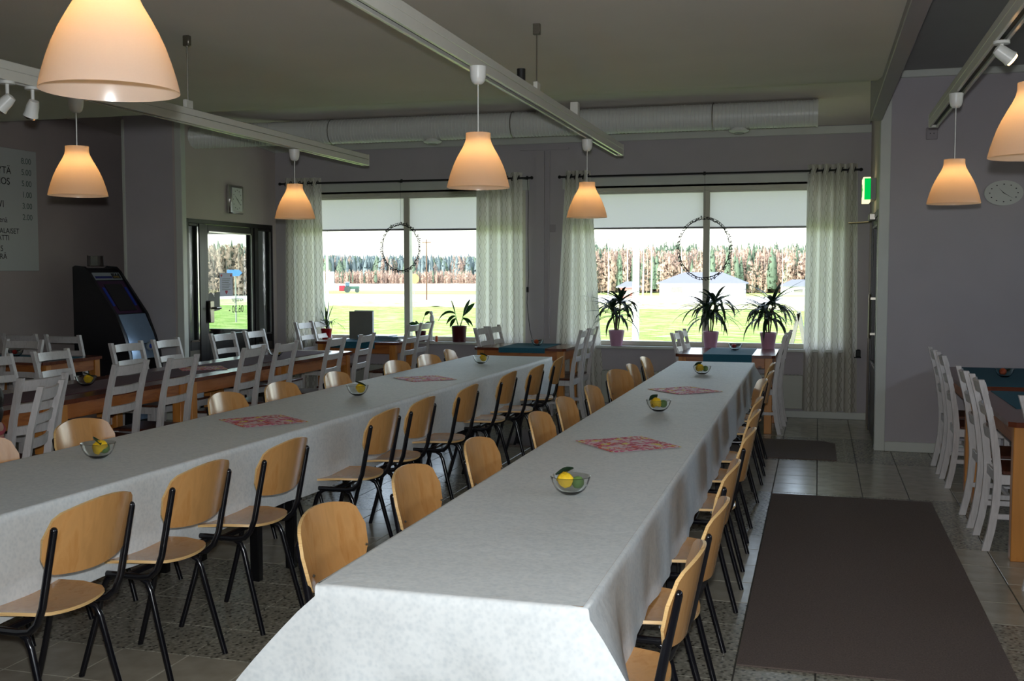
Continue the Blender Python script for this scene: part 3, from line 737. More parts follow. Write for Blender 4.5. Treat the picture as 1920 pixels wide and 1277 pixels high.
# ------------------------------------------------------------------ ladder-back chair
def ypost(z):
    # rear post centre line (local y, +y = back): foot kicks back, bulges forward at the seat, leans back above
    pts = [(0.0,0.205),(0.12,0.178),(0.25,0.160),(0.38,0.152),(0.46,0.155),(0.58,0.168),(0.72,0.192),(0.84,0.220),(0.96,0.252)]
    for (a, ya), (b, yb) in zip(pts, pts[1:]):
        if a <= z <= b: return ya+(yb-ya)*(z-a)/(b-a)
    return pts[-1][1]
def make_ladder(label):
    t = thing('ladder_back_chair', label, 'chair')
    zs = [0, 0.12, 0.25, 0.38, 0.46, 0.58, 0.72, 0.84, 0.955]
    for s in (-1, 1):
        x0, x1 = s*0.185-0.016, s*0.185+0.016
        poly = [(ypost(z)-0.020+0.004*(z > 0.6), z) for z in zs]+[(ypost(z)+0.020-0.004*(z > 0.6), z) for z in reversed(zs)]
        MB().prism(poly, 'x', x0, x1).build('leg', M['whitewash'], t, 30)
        MB().box(s*0.185-0.018, s*0.185+0.018, -0.195, -0.159, 0, 0.435, 0.003).build('leg', M['whitewash'], t)
        MB().box(s*0.185-0.009, s*0.185+0.009, -0.16, 0.142, 0.375, 0.43, 0.002).build('apron', M['whitewash'], t)
        MB().box(s*0.185-0.009, s*0.185+0.009, -0.16, 0.160, 0.18, 0.21, 0.002).build('stretcher', M['whitewash'], t)
    MB().box(-0.17, 0.17, -0.186, -0.168, 0.375, 0.43, 0.002).build('apron', M['whitewash'], t)
    MB().box(-0.17, 0.17, 0.142, 0.158, 0.375, 0.43, 0.002).build('apron', M['whitewash'], t)
    MB().box(-0.176, 0.176, -0.02, 0.0, 0.185, 0.21, 0.002).build('stretcher', M['whitewash'], t)
    MB().box(-0.198, 0.198, -0.205, 0.130, 0.432, 0.452, 0.005).build('seat', M['seat_brown'], t)
    for zc, hh in ((0.905, 0.062), (0.775, 0.050), (0.645, 0.050)):
        def fn(u, v, zc=zc, hh=hh):
            U = 2*u-1; z = zc+hh*(v-0.5); return (0.172*U, ypost(z)-0.008+0.028*(1-U*U), z)
        MB().slab(fn, 10, 2, 0.015).build('back_rail', M['whitewash'], t, 40)
    return t
lc_proto = None
def ladder(x, y, rz, label, group, sc=1.0):
    global lc_proto
    if lc_proto is None:
        lc_proto = make_ladder(label); o = lc_proto; tag(o, group=group); o.location = (x,y,0); o.rotation_euler = (0,0,rz)
    else: o = copy_tree(lc_proto, None, (x,y,0), rz, label, group)
    if sc != 1.0: o.scale = (sc, sc, sc)
    return o
gR = 'ladder-back chairs at the right-hand pine tables'
rr = [(0.965,5.42),(0.885,6.55),(0.875,7.10),(0.88,8.335),(0.875,8.90)]
nmR = ['cut off by the photo edge', 'second from the camera', 'third from the camera', 'fourth from the camera', 'nearest the clock wall']
for i, (xt, y) in enumerate(rr):
    ladder(xt+0.24, y, R90, 'white ladder-back chair along the right-hand tables, %s' % nmR[i], gR)
gF = 'ladder-back chairs along the long pine-table row'
ff = [(-4.30,5.15),(-4.37,6.05),(-4.33,6.60),(-4.34,7.60),(-4.36,8.20),(-4.24,8.93),(-4.20,9.52)]
for i, (xt, y) in enumerate(ff):
    ladder(xt-0.24, y, -R90+radians([0,4,4,5,3,4,4][i]), 'white ladder-back chair on the near side of the pine-table row, %s' % place_of(i, 7), gF)
bk = [(-5.67,6.28),(-5.64,6.86),(-5.66,7.80),(-5.62,8.33),(-5.63,9.28),(-5.58,9.82)]
for i, (xt, y) in enumerate(bk):
    ladder(xt+0.24, y, R90+radians([0,0,-4,0,-4,0][i]), 'white ladder-back chair on the far side of the pine-table row, %s' % place_of(i, 6), gF)
ladder(-3.96-0.24*0.92, 4.80-0.24*0.39, -R90+radians(23), 'white ladder-back chair standing askew between the left white table and the pine tables', gF)
gB = 'ladder-back chairs at the corner table'
ladder(-7.42, 8.83, pi, 'white ladder-back chair behind the teal-covered corner table, beside the wall', gB)
ladder(-6.90, 8.80, pi, 'white ladder-back chair behind the teal-covered corner table, in front of the cash machine', gB)
ladder(-6.75, 7.62, 0, 'white ladder-back chair on the camera side of the teal-covered corner table', gB)
gW = 'ladder-back chairs at the window tables'
wn_ = [(-5.66,11.08,R90,1.03,'left window table, left end, nearer the room'),(-5.64,11.45,R90,1.03,'left window table, left end, nearer the window'),
       (-4.27,10.98,-R90,1.03,'left window table, right end, nearer the room'),(-4.29,11.42,-R90,1.03,'left window table, right end, nearer the window'),
       (-3.50,10.98,R90,1.0,'middle window table, left end, nearer the room'),(-3.46,11.36,R90,1.0,'middle window table, left end, nearer the window'),
       (-2.34,10.88,-R90,1.0,'middle window table, right end, nearer the room'),(-2.33,11.30,-R90,1.0,'middle window table, right end, nearer the window'),
       (-1.365,10.65,R90,1.0,'right window table, left end, nearer the room'),(-1.34,11.10,R90,1.0,'right window table, left end, nearer the window'),
       (-0.30,10.62,-R90,1.0,'right window table, right end, nearer the room'),(-0.27,11.18,-R90,1.0,'right window table, right end, nearer the window')]
for x, y, a, sc, lb in wn_:
    off = 0.24*sc*(1 if a > 0 else -1)
    ladder(x+off, y, a, 'white ladder-back chair at the %s' % lb, gW, sc)

# ------------------------------------------------------------------ pine tables
def pine_table(x0, x1, y0, y1, label, group, H=0.755):
    t = thing('pine_table', label, 'table', ((x0+x1)/2, (y0+y1)/2, 0), 0, group); w, l = (x1-x0)/2, (y1-y0)/2
    c_ = 0.035
    MB().prism([(-w+c_,-l),(w-c_,-l),(w,-l+c_),(w,l-c_),(w-c_,l),(-w+c_,l),(-w,l-c_),(-w,-l+c_)], 'z', H-0.028, H).build('tabletop', M['pine_top'], t, 20)
    for sx in (-1, 1):
        for sy in (-1, 1):
            cx_, cy_ = sx*(w-0.065), sy*(l-0.065)
            MB().box(cx_-0.036, cx_+0.036, cy_-0.036, cy_+0.036, 0, H-0.028, 0.004).build('leg', M['pine_leg'], t)
        MB().box(sx*(w-0.05)-0.011, sx*(w-0.05)+0.011, -l+0.101, l-0.101, H-0.128, H-0.028, 0.002).build('apron', M['pine_apron'], t)
        MB().box(-w+0.101, w-0.101, sx*(l-0.05)-0.011, sx*(l-0.05)+0.011, H-0.128, H-0.028, 0.002).build('apron', M['pine_apron'], t)
    return t
gT = 'pine tables in the long row'
ys = [(4.02,5.50),(5.52,6.95),(6.97,8.42),(8.44,9.85)]
for i, (a, b) in enumerate(ys):
    pine_table(-5.27, -4.48, a, b, 'dark-topped honey-pine table in the left row, %s' % ['nearest the camera','second from the near end','third from the near end','nearest the windows'][i], gT)
pine_table(-7.72, -6.52, 7.86, 8.66, 'pine table with a teal cloth in the corner before the cash machine', 'pine tables')
pine_table(-5.46, -4.46, 10.93, 11.56, 'pine table under the left window with papers on it', 'window tables', 0.77)
pine_table(-3.50, -2.50, 10.72, 11.45, 'pine table between the two windows', 'window tables')
pine_table(-1.33, -0.38, 10.40, 11.30, 'pine table before the right window, two potted plants behind it', 'window tables')
gQ = 'right-hand pine tables'
pine_table(0.985, 1.78, 6.12, 7.72, 'pine table at the right edge of the photo, nearer the camera', gQ)
pine_table(0.985, 1.78, 8.00, 9.60, 'pine table at the right, nearest the wall with the oval clock', gQ)

# ---- runners and cloths
def runner(name, x0, x1, y0, y1, z, mt, label, dropy=(0,0), dropx=(0,0)):
    path_y = []
    mb = MB(); th = 0.003
    mb.box(x0, x1, y0, y1, z, z+th)
    if dropy[0]: mb.box(x0, x1, y0-th, y0, z-dropy[0], z+th)
    if dropy[1]: mb.box(x0, x1, y1, y1+th, z-dropy[1], z+th)
    if dropx[0]: mb.box(x0-th, x0, y0, y1, z-dropx[0], z+th)
    if dropx[1]: mb.box(x1, x1+th, y0, y1, z-dropx[1], z+th)
    o = mb.build(name, mt, None, 0); return tag(o, label, 'table cloth')
runner('table_runner', -5.06, -4.66, 4.10, 9.70, 0.756, M['plum'], 'long plum-brown runner along the pine-table row')
runner('table_runner', -7.60, -6.60, 8.02, 8.46, 0.756, M['teal'], 'teal runner on the corner table before the cash machine')
runner('table_runner', -5.25, -4.72, 10.925, 11.50, 0.7705, M['teal'], 'teal runner over the left window table', (0.07, 0))
runner('table_runner', -3.22, -2.72, 10.715, 11.45, 0.7555, M['teal'], 'teal runner over the middle window table', (0.05, 0))
runner('table_runner', -1.06, -0.60, 10.395, 11.30, 0.7555, M['teal'], 'teal runner over the right window table', (0.07, 0))
runner('table_runner', 1.12, 1.66, 6.75, 7.70, 0.7555, M['teal'], 'teal runner on the right-hand pine table nearer the camera')
runner('table_runner', 1.12, 1.66, 8.02, 9.55, 0.7555, M['teal'], 'teal runner on the right-hand pine table by the clock wall')

# ---- square printed napkins
def napkin(x, y, z, a, label, s=0.36):
    o = MB().slab(lambda u, v: ((u-0.5)*s, (v-0.5)*s, 0.0008*sin(u*9)*sin(v*8)), 8, 8, 0.0012).build('printed_napkin', M['floral'], None, 40, (x, y, z))
    o.rotation_euler = (0,0,radians(a)); tag(o, label, 'napkin', 'floral napkins')
napkin(-0.845, 4.905, 0.7475, 40, 'pink and yellow floral napkin laid cornerwise on the right white table, nearer the camera')
napkin(-0.86, 7.256, 0.7475, 44, 'pink and yellow floral napkin on the far half of the right white table')
napkin(-2.87, 5.13, 0.7475, 52, 'pink and yellow floral napkin on the left white table, nearer the camera')
napkin(-2.84, 7.52, 0.7475, 46, 'pink and yellow floral napkin on the far half of the left white table')
napkin(-4.86, 7.70, 0.7595, 40, 'reddish floral napkin on the plum runner of the pine row')

# ---- glass bowls with table decorations
bowl_proto = None
def bowl(x, y, z, label, group, sc=1.0):
    global bowl_proto
    outer = [(0.0,0.0),(0.026,0.0),(0.034,0.004),(0.052,0.018),(0.065,0.040),(0.072,0.062),(0.074,0.066)]
    inner = [(0.072,0.067),(0.069,0.062),(0.061,0.040),(0.048,0.020),(0.030,0.008),(0.0,0.007)]
    if bowl_proto is None:
        n = 24; mb = MB()
        mb.lathe(outer+inner, n)
        o = mb.build('glass_bowl', M['glass'], None, 60); bowl_proto = o
    else:
        o = bowl_proto.copy(); C.objects.link(o)
    o.location = (x,y,z); o.scale = (sc,)*3; tag(o, label, 'bowl', group)
def petal_ball(r, n, seed, mt, name):
    rr_ = random.Random(seed); mb = MB()
    mb.ball((0,0,0), r*0.62, 8)
    for k in range(n):
        A = rr_.uniform(0, 2*pi); el = rr_.uniform(-0.3, 1.3); d = Vector((cos(A)*cos(el), sin(A)*cos(el), sin(el)))
        u = d.orthogonal().normalized(); v_ = d.cross(u); s0 = len(mb.v); w = r*rr_.uniform(0.5, 0.75)
        def fn(a, b, d=d, u=u, v_=v_, w=w):
            A_, B_ = 2*a-1, 2*b-1; return d*(r*(0.86-0.25*(A_*A_+B_*B_)))+u*(w*A_)*(1-0.25*B_*B_)+v_*(w*B_)*(1-0.25*A_*A_)
        mb.slab(fn, 3, 3, r*0.05)
    return mb.mesh(name, mt, 60)
me_rose = petal_ball(0.035, 14, 3, M['yellow'], 'silk_flower')
me_bud = MB().ball((0,0,0), 0.024, 10).mesh('green_bud', M['bud'], 60)
lf_ = MB().slab(lambda u, v: ((u-0.5)*0.07, (2*v-1)*0.020*sin(pi*min(1, max(0.02, u*0.98+0.01))), 0.012*u+0.006*(2*v-1)**2), 6, 4, 0.0012)
me_leafp = lf_.mesh('leaf', M['leaf_dark'], 60)
me_red = MB().lathe([(0.0001,-0.02),(0.02,-0.014),(0.027,0.0),(0.022,0.014),(0.008,0.022),(0.0001,0.019)], 12).mesh('ornament', M['red_fruit'], 60)
me_or = petal_ball(0.030, 8, 9, M['orange'], 'ornament')
def place_bowl(x, y, z, where, kind, sc=1.0, a=0.0, small=False):
    bowl(x, y, z, 'clear glass bowl %s' % where, 'glass bowls', sc)
    if kind == 'yellow':
        o = bpy.data.objects.new('silk_flower', me_rose); C.objects.link(o); o.location = (x-0.020*cos(a), y-0.016*sin(a), z+0.047*sc); o.rotation_euler = (0.1, 0, a)
        tag(o, 'yellow artificial flower in the glass bowl %s' % where, 'flower', 'yellow flowers')
        l_ = bpy.data.objects.new('leaf', me_leafp); C.objects.link(l_); l_.parent = o; l_.location = (-0.005, 0.022, 0.022); l_.rotation_euler = (0.3, -0.2, 0.2); l_['label'] = 'dark green leaf'
        b_ = bpy.data.objects.new('flower_bud', me_bud); C.objects.link(b_); b_.location = (x+0.026, y+0.008, z+0.042*sc)
        tag(b_, 'pale green bud in the glass bowl %s' % where, 'flower', 'green buds')
    else:
        o = bpy.data.objects.new('table_ornament', me_red if kind == 'red' else me_or); C.objects.link(o); o.location = (x-0.012, y, z+0.042*sc)
        tag(o, '%s ornament in the glass bowl %s' % ('red' if kind == 'red' else 'orange', where.replace('the teal runner of ', '').replace('with the teal runner', '')), 'ornament', 'bowl ornaments')
        l_ = bpy.data.objects.new('leaf', me_leafp); C.objects.link(l_); l_.parent = o; l_.location = (0.03, 0.0, 0.0); l_.rotation_euler = (0.2, -0.2, 0.6); l_['label'] = 'dark green leaf'
place_bowl(-0.85, 3.73, 0.7475, 'nearest the camera on the right white table', 'yellow')
place_bowl(-0.875, 6.12, 0.7475, 'in the middle of the right white table', 'yellow', 1.0, 0.8)
place_bowl(-0.87, 8.46, 0.7475, 'at the window end of the right white table', 'yellow', 1.0, 0.4)
place_bowl(-2.98, 3.90, 0.7475, 'nearest the camera on the left white table', 'yellow', 1.0, 2.6)
place_bowl(-2.875, 6.37, 0.7475, 'in the middle of the left white table', 'yellow', 1.0, 3.3)
place_bowl(-2.84, 8.91, 0.7475, 'at the window end of the left white table', 'yellow', 1.0, 3.3)
place_bowl(-4.90, 6.30, 0.7595, 'on the near half of the plum runner', 'yellow', 1.0, 3.3)
place_bowl(-4.88, 8.98, 0.7595, 'on the far half of the plum runner', 'yellow', 1.0, 3.3)
place_bowl(-7.22, 8.30, 0.7595, 'on the corner table with the teal runner', 'red', 0.95)
place_bowl(-4.96, 11.15, 0.774, 'on the left window table before the papers', 'red', 0.9)
place_bowl(-2.90, 11.10, 0.759, 'on the teal runner of the middle window table', 'orange', 0.95)
place_bowl(-0.80, 11.00, 0.759, 'on the teal runner of the right window table', 'red', 0.95)
place_bowl(1.36, 8.72, 0.759, 'on the right-hand pine table', 'orange', 0.95)

# ------------------------------------------------------------------ mats
tag(MB().box(-0.285, 0.755, 4.20, 7.585, 0.0, 0.008, 0.002).build('floor_mat', M['mat']), 'large dark brown mat in the aisle beside the right white table', 'mat')
tag(MB().prism([(-2.75,9.07),(0.17,9.07),(0.17,9.95),(0.06,10.09),(-2.75,10.09)], 'z', 0.0, 0.008).build('floor_mat', M['mat'], None, 0), 'smaller dark brown mat with a clipped corner by the right window table', 'mat')

# ------------------------------------------------------------------ lamps and tracks
def track(x, y0, y1, z, rods, label, group, top):
    t = thing('lighting_track', label, 'lighting track', (x, (y0+y1)/2, z), 0, group); l = (y1-y0)/2; yc = (y0+y1)/2
    b = MB().box(-0.030, 0.030, -l, l, 0.045, 0.085, 0.003).box(-0.030, -0.014, -l, l, 0.0, 0.045, 0.002).box(0.014, 0.030, -l, l, 0.0, 0.045, 0.002)
    b.build('track_body', M['track'], t)
    MB().box(-0.014, 0.014, -l+0.01, l-0.01, 0.015, 0.045).build('contact_strip', M['black_matt'], t, 0)
    for s in (-1, 1): MB().box(-0.032, 0.032, s*l-0.004, s*l+0.004, -0.002, 0.087, 0.002).build('end_cap', M['track'], t)
    for ry in rods:
        r_ = MB().tube([(0, ry-yc, 0.085), (0, ry-yc, top-z-0.05)], 0.004, 6); r_.build('suspension_rod', M['steel'], t)
        MB().box(-0.02, 0.02, ry-yc-0.015, ry-yc+0.015, top-z-0.06, top-z, 0.003).build('ceiling_bracket', M['steel'], t)
        MB().box(-0.012, 0.012, ry-yc-0.035, ry-yc+0.035, 0.085, 0.135, 0.003).build('track_clip', M['track'], t)
    return t
tg = 'lighting tracks'
track(-3.5, -1.5, 7.95, 2.40, (5.45, 1.6), 'white lighting track hanging over the left side of the room', tg, 2.90)
track(-1.5, -1.5, 8.25, 2.45, (5.72, 1.9), 'white lighting track hanging over the middle of the room', tg, 2.90)
track(0.72, -1.5, 7.70, 2.515, (2.4,), 'white lighting track hanging over the right-hand tables', tg, 3.25)
o = MB().tube([(-1.5, 5.40, 2.535), (-1.5, 5.40, 2.60)], 0.022, 10).build('track_plug', M['black_matt'], None, 60); tag(o, 'small black plug unit on top of the middle lighting track', 'plug')
o = MB().box(-1.525, -1.475, 6.64, 6.70, 2.535, 2.62, 0.004).build('track_feed', M['track'], None); tag(o, 'small white feed box on top of the middle lighting track', 'box')

PRO = [(0.054,0.238),(0.054,0.215),(0.058,0.198),(0.068,0.176),(0.083,0.150),(0.098,0.122),(0.111,0.093),(0.122,0.062),(0.131,0.032),(0.1375,0.006),(0.138,0.0)]
lamp_proto = None
def lamp(x, y, zt, label, zb=1.92):
    """pendant lamp: opal shade, cord and track cup; built hanging from the track underside zt"""
    t = thing('pendant_lamp', label, 'lamp', (x, y, zb), 0, 'pendant lamps')
    h = zt-zb
    MB().lathe(PRO, 40).build('lamp_shade', M['shade'], t, 180)
    MB().lathe([(0.054,0.238),(0.004,0.2385)], 24).build('neck_cap', M['white_plastic'], t, 180)
    MB().tube([(0,0,0.236), (0,0,h-0.075)], 0.0028, 6).build('cord', M['white_plastic'], t)
    MB().lathe([(0.0005,h-0.082),(0.018,h-0.080),(0.028,h-0.070),(0.034,h-0.050),(0.037,h-0.004),(0.0005,h-0.002)], 20).build('track_cup', M['white_plastic'], t)
    MB().lathe([(0.018,0.236),(0.018,0.190),(0.014,0.186)], 12).build('lamp_socket', M['white_plastic'], t)
    MB().ball((0,0,0.165), 0.024, 10, sz=(1,1,1.2)).build('bulb', M['bulb'], t)
    ld = bpy.data.lights.new('bulb_light', 'POINT'); ld.energy = LAMP_W; ld.color = (1, 0.60, 0.27); ld.shadow_soft_size = 0.02
    lo = bpy.data.objects.new('bulb_light', ld); C.objects.link(lo); lo.parent = t; lo.location = (0,0,0.125)
    return t
LAMP_W = 0.47
lamp(-1.405, 1.905, 2.45, 'large-looking opal bell-shaped pendant lamp closest to the camera, at the top left')
lamp(-3.47, 4.44, 2.40, 'opal bell-shaped pendant lamp on the left track, next to the whiteboard')
lamp(-3.505, 6.75, 2.40, 'opal bell-shaped pendant lamp on the left track, before the left window curtain')
lamp(-1.447, 4.505, 2.45, 'opal bell-shaped pendant lamp on the middle track, before the left window')
lamp(-1.525, 7.165, 2.45, 'opal bell-shaped pendant lamp on the middle track, before the right window')
lamp(0.697, 6.265, 2.515, 'opal bell-shaped pendant lamp on the right track, beside the oval clock')
lamp(0.66, 3.80, 2.515, 'opal bell-shaped pendant lamp cut off by the right edge of the photo')

def spot(x, y, zt, az, tilt, label, lit=False):
    t = thing('track_spotlight', label, 'spotlight', (x, y, zt), az, 'track spotlights')
    MB().tube([(0,0,0), (0,0,-0.012)], 0.033, 16).build('adapter', M['white_plastic'], t)
    MB().tube([(0,0,-0.012), (0,0,-0.065 if not lit else -0.03)], 0.008, 8).build('stem', M['white_plastic'], t)
    b = MB().lathe([(0.001,0.03),(0.022,0.025),(0.028,0.0),(0.030,-0.035),(0.034,-0.05)], 16)
    Mx = Matrix.Translation((0,0,-0.085 if not lit else -0.045)) @ Matrix.Rotation(tilt, 4, 'Y')
    b.xf(Mx); b.build('lamp_head', M['white_plastic'], t, 60)
    g = MB().lathe([(0.030,-0.045),(0.026,-0.060),(0.001,-0.062)], 16); g.xf(Mx)
    g.build('spot_bulb', M['spot_glow'] if lit else M['chrome'], t, 60)
spot(-3.5, 4.02, 2.40, 0.3, 0.8, 'small white spotlight at the left edge of the photo, on the left track')
spot(-3.5, 4.18, 2.40, -0.4, 0.5, 'small white spotlight on the left track, left of the big pendant lamp')
spot(0.72, 4.93, 2.515, 0.2, -0.95, 'small white spotlight with a glowing bulb on the right track', True)

# ------------------------------------------------------------------ ventilation duct
def duct():
    t = thing('ventilation_duct', 'white spiral ventilation duct under the ceiling along the window wall', 'duct', (-3, 10.5, 3.036))
    def ribbed(p0, p1, r, name):
        p0, p1 = Vector(p0), Vector(p1); L = (p1-p0).length; n = int(L/0.036); pts = []; rs = []
        for i in range(n):
            for f, dr in ((0.0,0.0),(0.72,0.0),(0.80,0.0045),(0.92,0.0045)):
                pts.append(p0.lerp(p1, (i+f)/n)); rs.append(r+dr)
        pts.append(p1); rs.append(r)
        m_ = MB().tube(pts, rs, 28); return m_
    a = ribbed((-5.28+3, 0, 0), (-0.035+3, 0, 0), 0.124, 'a'); a.build('duct_pipe', M['white_plastic'], t, 50)
    el = [(-5.28+3, 0, 0), (-5.42+3, -0.015, -0.002), (-5.55+3, -0.05, -0.006), (-5.66+3, -0.11, -0.012)]
    MB().tube(el, [0.128]*4, 28).build('elbow', M['white_plastic'], t, 60)
    b = ribbed((-5.66+3, -0.11, -0.012), (-6.42+3, -0.55, -0.07), 0.124, 'b'); b.build('duct_pipe', M['white_plastic'], t, 50)
    MB().tube([(-0.05+3,0,0),(-0.03+3,0,0)], 0.130, 28).build('end_cap', M['white_plastic'], t, 40)
    for x in (-3.87, -0.755):
        MB().lathe([(0.001,-0.161),(0.05,-0.159),(0.085,-0.151),(0.098,-0.141),(0.098,-0.135),(0.075,-0.139),(0.070,-0.116),(0.06,-0.11)], 24, (x+3,0,0)).build('air_diffuser', M['white_plastic'], t, 40)
        MB().lathe([(0.001,-0.164),(0.045,-0.164),(0.047,-0.160)], 20, (x+3,0,0)).build('diffuser_disc', M['grey_plastic'], t, 40)
    for x in (-5.0, -3.0, -1.0):
        MB().tube([(x+3,0,0.126),(x+3,0,0.145)], 0.006, 6).tube([(x+3, 0.131*cos(A), 0.131*sin(A)) for A in [2*pi*i/20 for i in range(21)]], 0.005, 4, False).build('hanger', M['steel'], t)
duct()

# ------------------------------------------------------------------ wall things
# oval clock
t = thing('oval_wall_clock', 'pale oval wall clock on the mauve wall at the right', 'clock', (1.466, YR-0.001, 2.205))
def oval(a, b, n=40): return [(a*cos(2*pi*i/n), b*sin(2*pi*i/n)) for i in range(n)]
MB().prism(oval(0.150, 0.104), 'y', -0.022, 0).build('clock_case', M['trim'], t, 40)
MB().prism(oval(0.137, 0.092), 'y', -0.0235, -0.0215).build('dial', M['trim'], t, 40)
mk = MB()
for k in range(12):
    A = 2*pi*k/12; x, z = 0.108*sin(A), 0.072*cos(A); mk.box(x-0.005, x+0.005, -0.025, -0.0236, z-0.004, z+0.004)
mk.build('hour_marks', M['ink'], t, 0)
def hand(dx, dz, w, nm):
    L = math.hypot(dx, dz); nx, nz = -dz/L*w, dx/L*w
    MB().prism([(-dx*0.12+nx, -dz*0.12+nz), (dx, dz), (-dx*0.12-nx, -dz*0.12-nz)], 'y', -0.028, -0.0265).build(nm, M['ink'], t, 0)
hand(-0.040, 0.042, 0.003, 'hour_hand'); hand(0.075, -0.048, 0.0025, 'minute_hand')
# square clock by the entrance
t = thing('square_wall_clock', 'silver-framed rectangular wall clock above the entrance door', 'clock', (XD, 10.735, 2.36))
MB().box(0, 0.05, -0.150, 0.150, -0.16, 0.16, 0.012).build('clock_case', M['chrome'], t)
MB().box(0.05, 0.052, -0.105, 0.105, -0.13, 0.13).build('dial', M['white_plastic'], t, 0)
mk = MB()
for k in range(12):
    A = 2*pi*k/12; mk.box(0.052, 0.053, 0.085*sin(A)-0.005, 0.085*sin(A)+0.005, 0.105*cos(A)-0.005, 0.105*cos(A)+0.005)
mk.build('hour_marks', M['ink'], t, 0)
MB().prism([(0,-0.004),(-0.05,0.04),(0.004,0)], 'x', 0.053, 0.055).build('hour_hand', M['ink'], t, 0)
MB().prism([(0,-0.003),(0.055,-0.055),(0.003,0.003)], 'x', 0.055, 0.057).build('minute_hand', M['ink'], t, 0)
# socket near the end of the right track
t = thing('wall_socket', 'white double socket high on the mauve wall below the right track end', 'socket', (0.898, YR, 2.715))
MB().box(-0.045, 0.045, -0.02, 0, -0.05, 0.05, 0.004).build('plate', M['beam'], t)
for x in (-0.014, 0.014): MB().tube([(x,-0.0215,0),(x,-0.019,0)], 0.004, 8).build('hole', M['ink'], t)
# wall thermostat, sill box, cord
tag(MB().box(-2.92, -2.85, YW-0.02, YW, 2.0, 2.08, 0.004).build('thermostat', M['beam'], None), 'small grey thermostat on the pilaster between the windows', 'thermostat')
o = MB().box(0.385, 0.435, YW-0.07, YW-0.001, 0.665, 0.74, 0.006).box(0.37, 0.44, YW-0.08, YW, 0.655, 0.665).build('wall_box', M['black_matt'], None); tag(o, 'small black box on the wall between the floor-length curtain and the exit door', 'box')
t = thing('hanging_cord', 'thin black cord with a switch hanging from the left curtain rod beside the pilaster', 'cord', (-3.17, YW-0.03, 2.6))
MB().tube([(0,0,0),(0.01,0,-0.2),(0.005,0,-0.6),(0.015,0,-1.1),(-0.005,0,-1.4),(0.03,0,-1.7),(0.07,0,-1.86)], 0.0035, 6).build('wire', M['black_matt'], t)
MB().box(-0.010, 0.014, -0.01, 0.01, -1.28, -1.22, 0.003).build('switch', M['black_matt'], t)
# exit sign
t = thing('exit_sign', 'lit green emergency exit sign box on the short wall by the right curtain', 'sign', (XS, 10.5, 2.32))
MB().box(-0.05, 0, 0, 0.34, -0.10, 0.10, 0.004).build('mounting_box', M['grey_plastic'], t)
MB().box(-0.105, -0.05, 0, 0.34, -0.098, 0.098).build('green_side', M['exit_green'], t, 0)
MB().box(-0.115, -0.105, -0.004, 0.344, -0.112, 0.11).box(-0.115, -0.05, -0.004, 0.344, -0.118, -0.099).box(-0.115, -0.05, -0.004, 0.344, 0.098, 0.11).build('glowing_edge', M['exit_cream'], t, 0)
pic = MB().prism([(0.22,-0.06),(0.30,-0.06),(0.30,0.06),(0.22,0.06)], 'x', -0.1165, -0.1155).prism([(0.05,-0.01),(0.12,-0.01),(0.12,-0.035),(0.17,0.0),(0.12,0.035),(0.12,0.01),(0.05,0.01)], 'x', -0.1165, -0.1155)
pic.build('pictogram', M['exit_green'], t, 0)
# whiteboard
t = thing('whiteboard', 'glossy white menu board with handwritten prices on the left wall', 'whiteboard', (XL, 8.9, 2.18))
MB().box(0.0, 0.018, -1.3, 0.54, -0.62, 0.62, 0.003).build('board_panel', M['board'], t)
def wtxt(s, y, z, sz, mt='ink'):
    text_mesh(s, sz, M[mt], t, basis((0,1,0), (0,0,1), (0.0190, y, z)), 0.0003, 'handwriting', 'RIGHT')
for s_, y_, z_ in (('KEITTOP\u00d6YT\u00c4',0.18,0.42),('LOUNAS',0.14,0.31),('KAHVI',0.07,0.09)): pass
wtxt('\u00d6YT\u00c4', 0.17, 0.36, 0.10); wtxt('NOS', 0.15, 0.25, 0.10); wtxt('VI', 0.06, 0.02, 0.10)
wtxt('en\u00e4', 0.10, -0.13, 0.08); wtxt('KALAISET', 0.26, -0.24, 0.075); wtxt('ATTI', 0.12, -0.31, 0.075); wtxt('S', 0.03, -0.42, 0.08); wtxt('R\u00c4', 0.08, -0.50, 0.08)
for k, s_ in enumerate(('8.\u2070\u2070','5.00','5.00','1.00','3.00','2.00')): wtxt(s_.replace('\u2070','0'), 0.46, 0.48-0.115*k, 0.085, 'ink_green')

# ------------------------------------------------------------------ cash machine
t = thing('cash_machine', 'black and silver cash machine standing in the corner by the entrance', 'cash machine', (-7.25, 9.43, 0))
side = [(0,0),(0.66,0),(0.66,0.55),(0.645,0.72),(0.59,0.90),(0.50,1.12),(0.18,1.56),(0.13,1.605),(0.03,1.615),(0,1.60)]
core = [(x-0.03 if x > 0.3 else x, z-0.02 if z > 1.5 else z) for x, z in side]
M['atm_black'] = mat('black_machine_plastic', srgb(20,21,26), 0.35, var=0.08)
for s in (-1, 1):
    y0, y1 = (s*0.27, s*0.235)
    MB().prism(side, 'y', y0, y1).build('side_panel', M['atm_black'], t, 30)
MB().prism(core, 'y', -0.235, 0.235).build('cabinet', M['atm_black'], t, 30)
